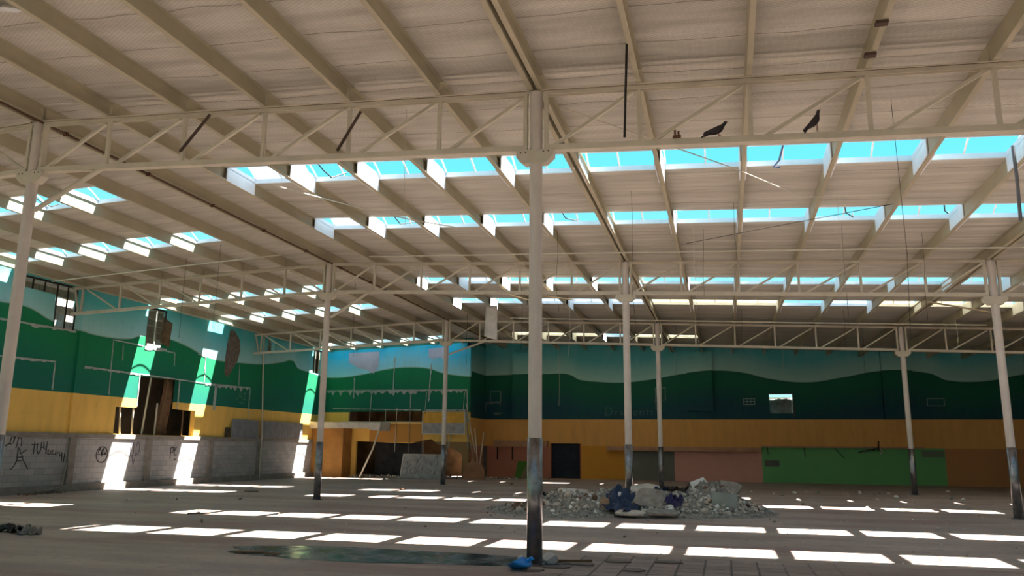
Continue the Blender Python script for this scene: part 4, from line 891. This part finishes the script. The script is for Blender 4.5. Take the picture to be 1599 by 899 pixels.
# long slanting wires and braces under the deck
hang('slack_cable', [(-2.3, 11.9, 7.0), (-1.2, 12.8, 6.8), (.4, 14.9, 6.8), (1.7, 16.6, 6.7), (3.3, 17.2, 6.75)], .010, WHITE, 'slack pale cable running from the near column across the skylights to the right', 'cable')
hang('slack_cable', [(3.6, 17.6, 6.72), (2.2, 18.6, 6.78), (-.8, 20.9, 6.95)], .007, DARK, 'dark cable slanting down left across the second skylight strip', 'cable')
hang('slack_cable', [(-9.6, 15.2, 7.35), (-8.0, 16.9, 7.15), (-7.4, 18.0, 7.2), (-6.4, 18.6, 7.1)], .014, WHITE, 'pale cable lying under the third skylight opening', 'cable')
hang('sprinkler_pipe', [(-10.2, 21.6, 7.25), (-4.0, 21.4, 6.97), (3.0, 21.3, 6.68), (9, 21.2, 6.4)], .02, WHITE, 'thin white pipe slung under the deck just before the second truss', 'pipe')
hang('sprinkler_pipe', [(-8.8, 33.0, 7.15), (-3.0, 32.9, 6.85), (3.0, 32.8, 6.55), (9.5, 32.7, 6.25)], .022, WHITE, 'thin white pipe slung under the deck just before the third truss', 'pipe')
hang('sprinkler_pipe', [(-21.6, 21.4, 6.95), (-16.0, 21.2, 7.2), (-12.8, 21.0, 7.3)], .02, WHITE, 'thin white pipe under the left roof slope near the second truss', 'pipe')
hang('hanging_strip', [(5.13, 15.2, 6.95), (5.1, 15.1, 6.3), (5.08, 15.1, 5.55)], .03, simple('dull_blue_metal', srgb(120, 124, 132), .5), 'dull blue metal strip hanging down at the right edge of the photo', 'strip')
hang('bent_bar', [(1.28, 15.05, 7.3), (1.2, 15.3, 7.05), (1.1, 15.45, 6.98), (1.22, 15.4, 6.95)], .02, simple('blue_metal', srgb(70, 96, 140), .5), 'blue bent bar hanging into the first skylight strip below the right pigeon', 'bar')
# white warped panel
o = sheet('x', [(-9.0, 30.0, 7.15), (-8.55, 30.0, 7.15), (-8.5, 29.9, 5.75), (-9.05, 29.95, 5.95)], 3, 12, .02, PLAST, 4).build('warped_board', PLAST, smooth=True); tag(o, 'white warped panel hanging down behind the second truss left of the near column', 'panel')
o = sheet('x', [(-19.3, 17.9, 7.3), (-19.2, 17.9, 7.3), (-19.1, 18, 6.9), (-19.25, 18, 6.8)], 2, 5, .01, PLAST, 4)
# loose timbers hanging in the third bay
for i, (x, y, L, ry, lb) in enumerate([(-7.0, 27.3, 1.6, .25, 'pale loose plank hanging under the third skylight strip left of the second middle column'), (-5.6, 27.4, 1.3, .1, 'second pale loose plank beside the second middle column'), (7.5, 28.5, 2.0, .15, 'pale loose plank hanging at the right before the third truss')]):
    z = zr(x, y) - .32; o = MB().box(-L/2, L/2, -.12, .12, -.02, .02).build('loose_plank', simple('tan_plank', srgb(196, 172, 132), .8) if i == 0 else bpy.data.materials['tan_plank']); o.location = (x, y, z); o.rotation_euler = (.2, ry, .3); tag(o, lb, 'plank')
# hole in the deck upper left with torn sheet
o = sheet('x', [(-10.2, 8.05, zr(-10, 8) + .16), (-9.55, 8.05, zr(-9.6, 8) + .14), (-9.5, 8.3, zr(-9.6, 8) + .22), (-10.2, 8.3, zr(-10, 8) + .22)], 6, 3, .03, WHT, 9).build('torn_sheet', simple('white_foil', srgb(235, 240, 245), .3)); tag(o, 'torn white foil scrap in the deck at the upper left corner', 'foil')

for i, (p, q, lb) in enumerate((((-9.1, 6.68), (-8.55, 7.32), 'dark loose bar leaning inside the nearest truss, the left one'), ((-6.05, 6.42), (-5.65, 7.08), 'dark loose bar leaning inside the nearest truss, left of the near column'), ((4.45, 6.62), (4.72, 6.02), 'thin dark bar slanting inside the nearest truss at the right'))):
    tag(MB().bar((p[0], 11.4, p[1]), (q[0], 11.4, q[1]), .03, .045, (0, 1, 0)).build('loose_bar', simple('dark_brown_bar', srgb(84, 66, 56), .8) if i == 0 else bpy.data.materials['dark_brown_bar']), lb, 'bar')
for i, (y, lb) in enumerate(((10.1, 'small brown clip box under the roof beam above the right pigeon, the higher one'), (10.95, 'small brown clip box under the roof beam right of the pigeons, near the truss'))):
    x = xk(9); tag(MB().box(x - .11, x + .04, y - .05, y + .05, zr(x, y) - .045, zr(x, y) + .001).build('clip_box', bpy.data.materials['dark_brown_bar']), lb, 'box')
# pigeons on the nearest truss
FEA = simple('dark_slate_feathers', srgb(52, 44, 50), .6, 0, .4, 20)
def pigeon(loc, pitch, rz, label, lift=.09):
    t = thing('pigeon', loc, label, 'bird', None); t.rotation_euler = (0, 0, rz); cp, sp = math.cos(pitch), math.sin(pitch)
    def T(a, h): return (a*cp - h*sp, 0, a*sp + h*cp + lift)
    m_ = MB(); sec = [(-.17, .0, .010, .03), (-.12, .0, .018, .034), (-.08, .0, .034, .045), (-.03, .0, .052, .058), (.03, .004, .056, .06), (.07, .010, .052, .052), (.10, .024, .042, .042), (.125, .04, .034, .034), (.145, .055, .030, .030), (.165, .064, .028, .028), (.182, .068, .017, .017), (.19, .068, .004, .004)]
    n = 12
    for (a, h, rz_, ry_) in sec:
        c = T(a, h)
        for k in range(n):
            q = 2*math.pi*k/n; m_.v.append((c[0] - sp*math.sin(q)*rz_*.9, math.cos(q)*ry_, c[2] + cp*math.sin(q)*rz_))
    for i in range(len(sec)-1):
        for k in range(n): a = i*n+k; b = i*n+(k+1) % n; m_.f.append((a, b, b+n, a+n))
    m_.f += [tuple(range(n)), tuple((len(sec)-1)*n + k for k in range(n))]
    me_o = m_.build('body', FEA, smooth=True); me_o.parent = t
    def ch(mb, nm, mat): o = mb.build(nm, mat, smooth=False); o.parent = t
    a = T(.186, .068); b = T(.214, .060); ch(MB().tube([a, b], [.008, .002], 6), 'beak', DARK)
    a = T(-.15, .0); b = T(-.24 if lift < .1 else -.21, -.012); ch(MB().bar(a, b, .05, .010), 'tail', FEA)
    for s in (-1, 1):
        w0, w1 = T(.05, .02), T(-.19, .012); ch(MB().bar((w0[0], s*.055, w0[2]), (w1[0], s*.025, w1[2]), .012, .05), 'wing', FEA)
        f0 = T(.02, -.03); ch(MB().tube([(f0[0], s*.022, f0[2]), (f0[0]+.005, s*.022, .006), (f0[0]+.035, s*.022, .005)], .005, 5), 'leg', simple('pink_leg', srgb(120, 70, 66), .7) if 'pink_leg' not in bpy.data.materials else bpy.data.materials['pink_leg'])
    return t
zc = lambda x: zr(x, 11.5) - .905
pigeon((.05, 11.44, zc(.05) + 0), .35, .1, 'dark pigeon crouching with lowered tail on the nearest truss, the left one')
pigeon((1.40, 11.44, zc(1.4)), .8, .15, 'dark pigeon standing upright on the nearest truss, the right one', .15)
t = thing('cable_clamp', (-.52, 11.42, zc(-.52)), 'small rusty clamp sitting on the nearest truss left of the pigeons', 'clamp')
MB().box(-.58, -.46, 11.39, 11.45, zc(-.52), zc(-.52)+.03).build('base', RUST, t); MB().box(-.56, -.53, 11.4, 11.44, zc(-.52)+.03, zc(-.52)+.12).build('jaw', RUST, t); MB().box(-.51, -.48, 11.4, 11.44, zc(-.52)+.03, zc(-.52)+.1).build('jaw', RUST, t)
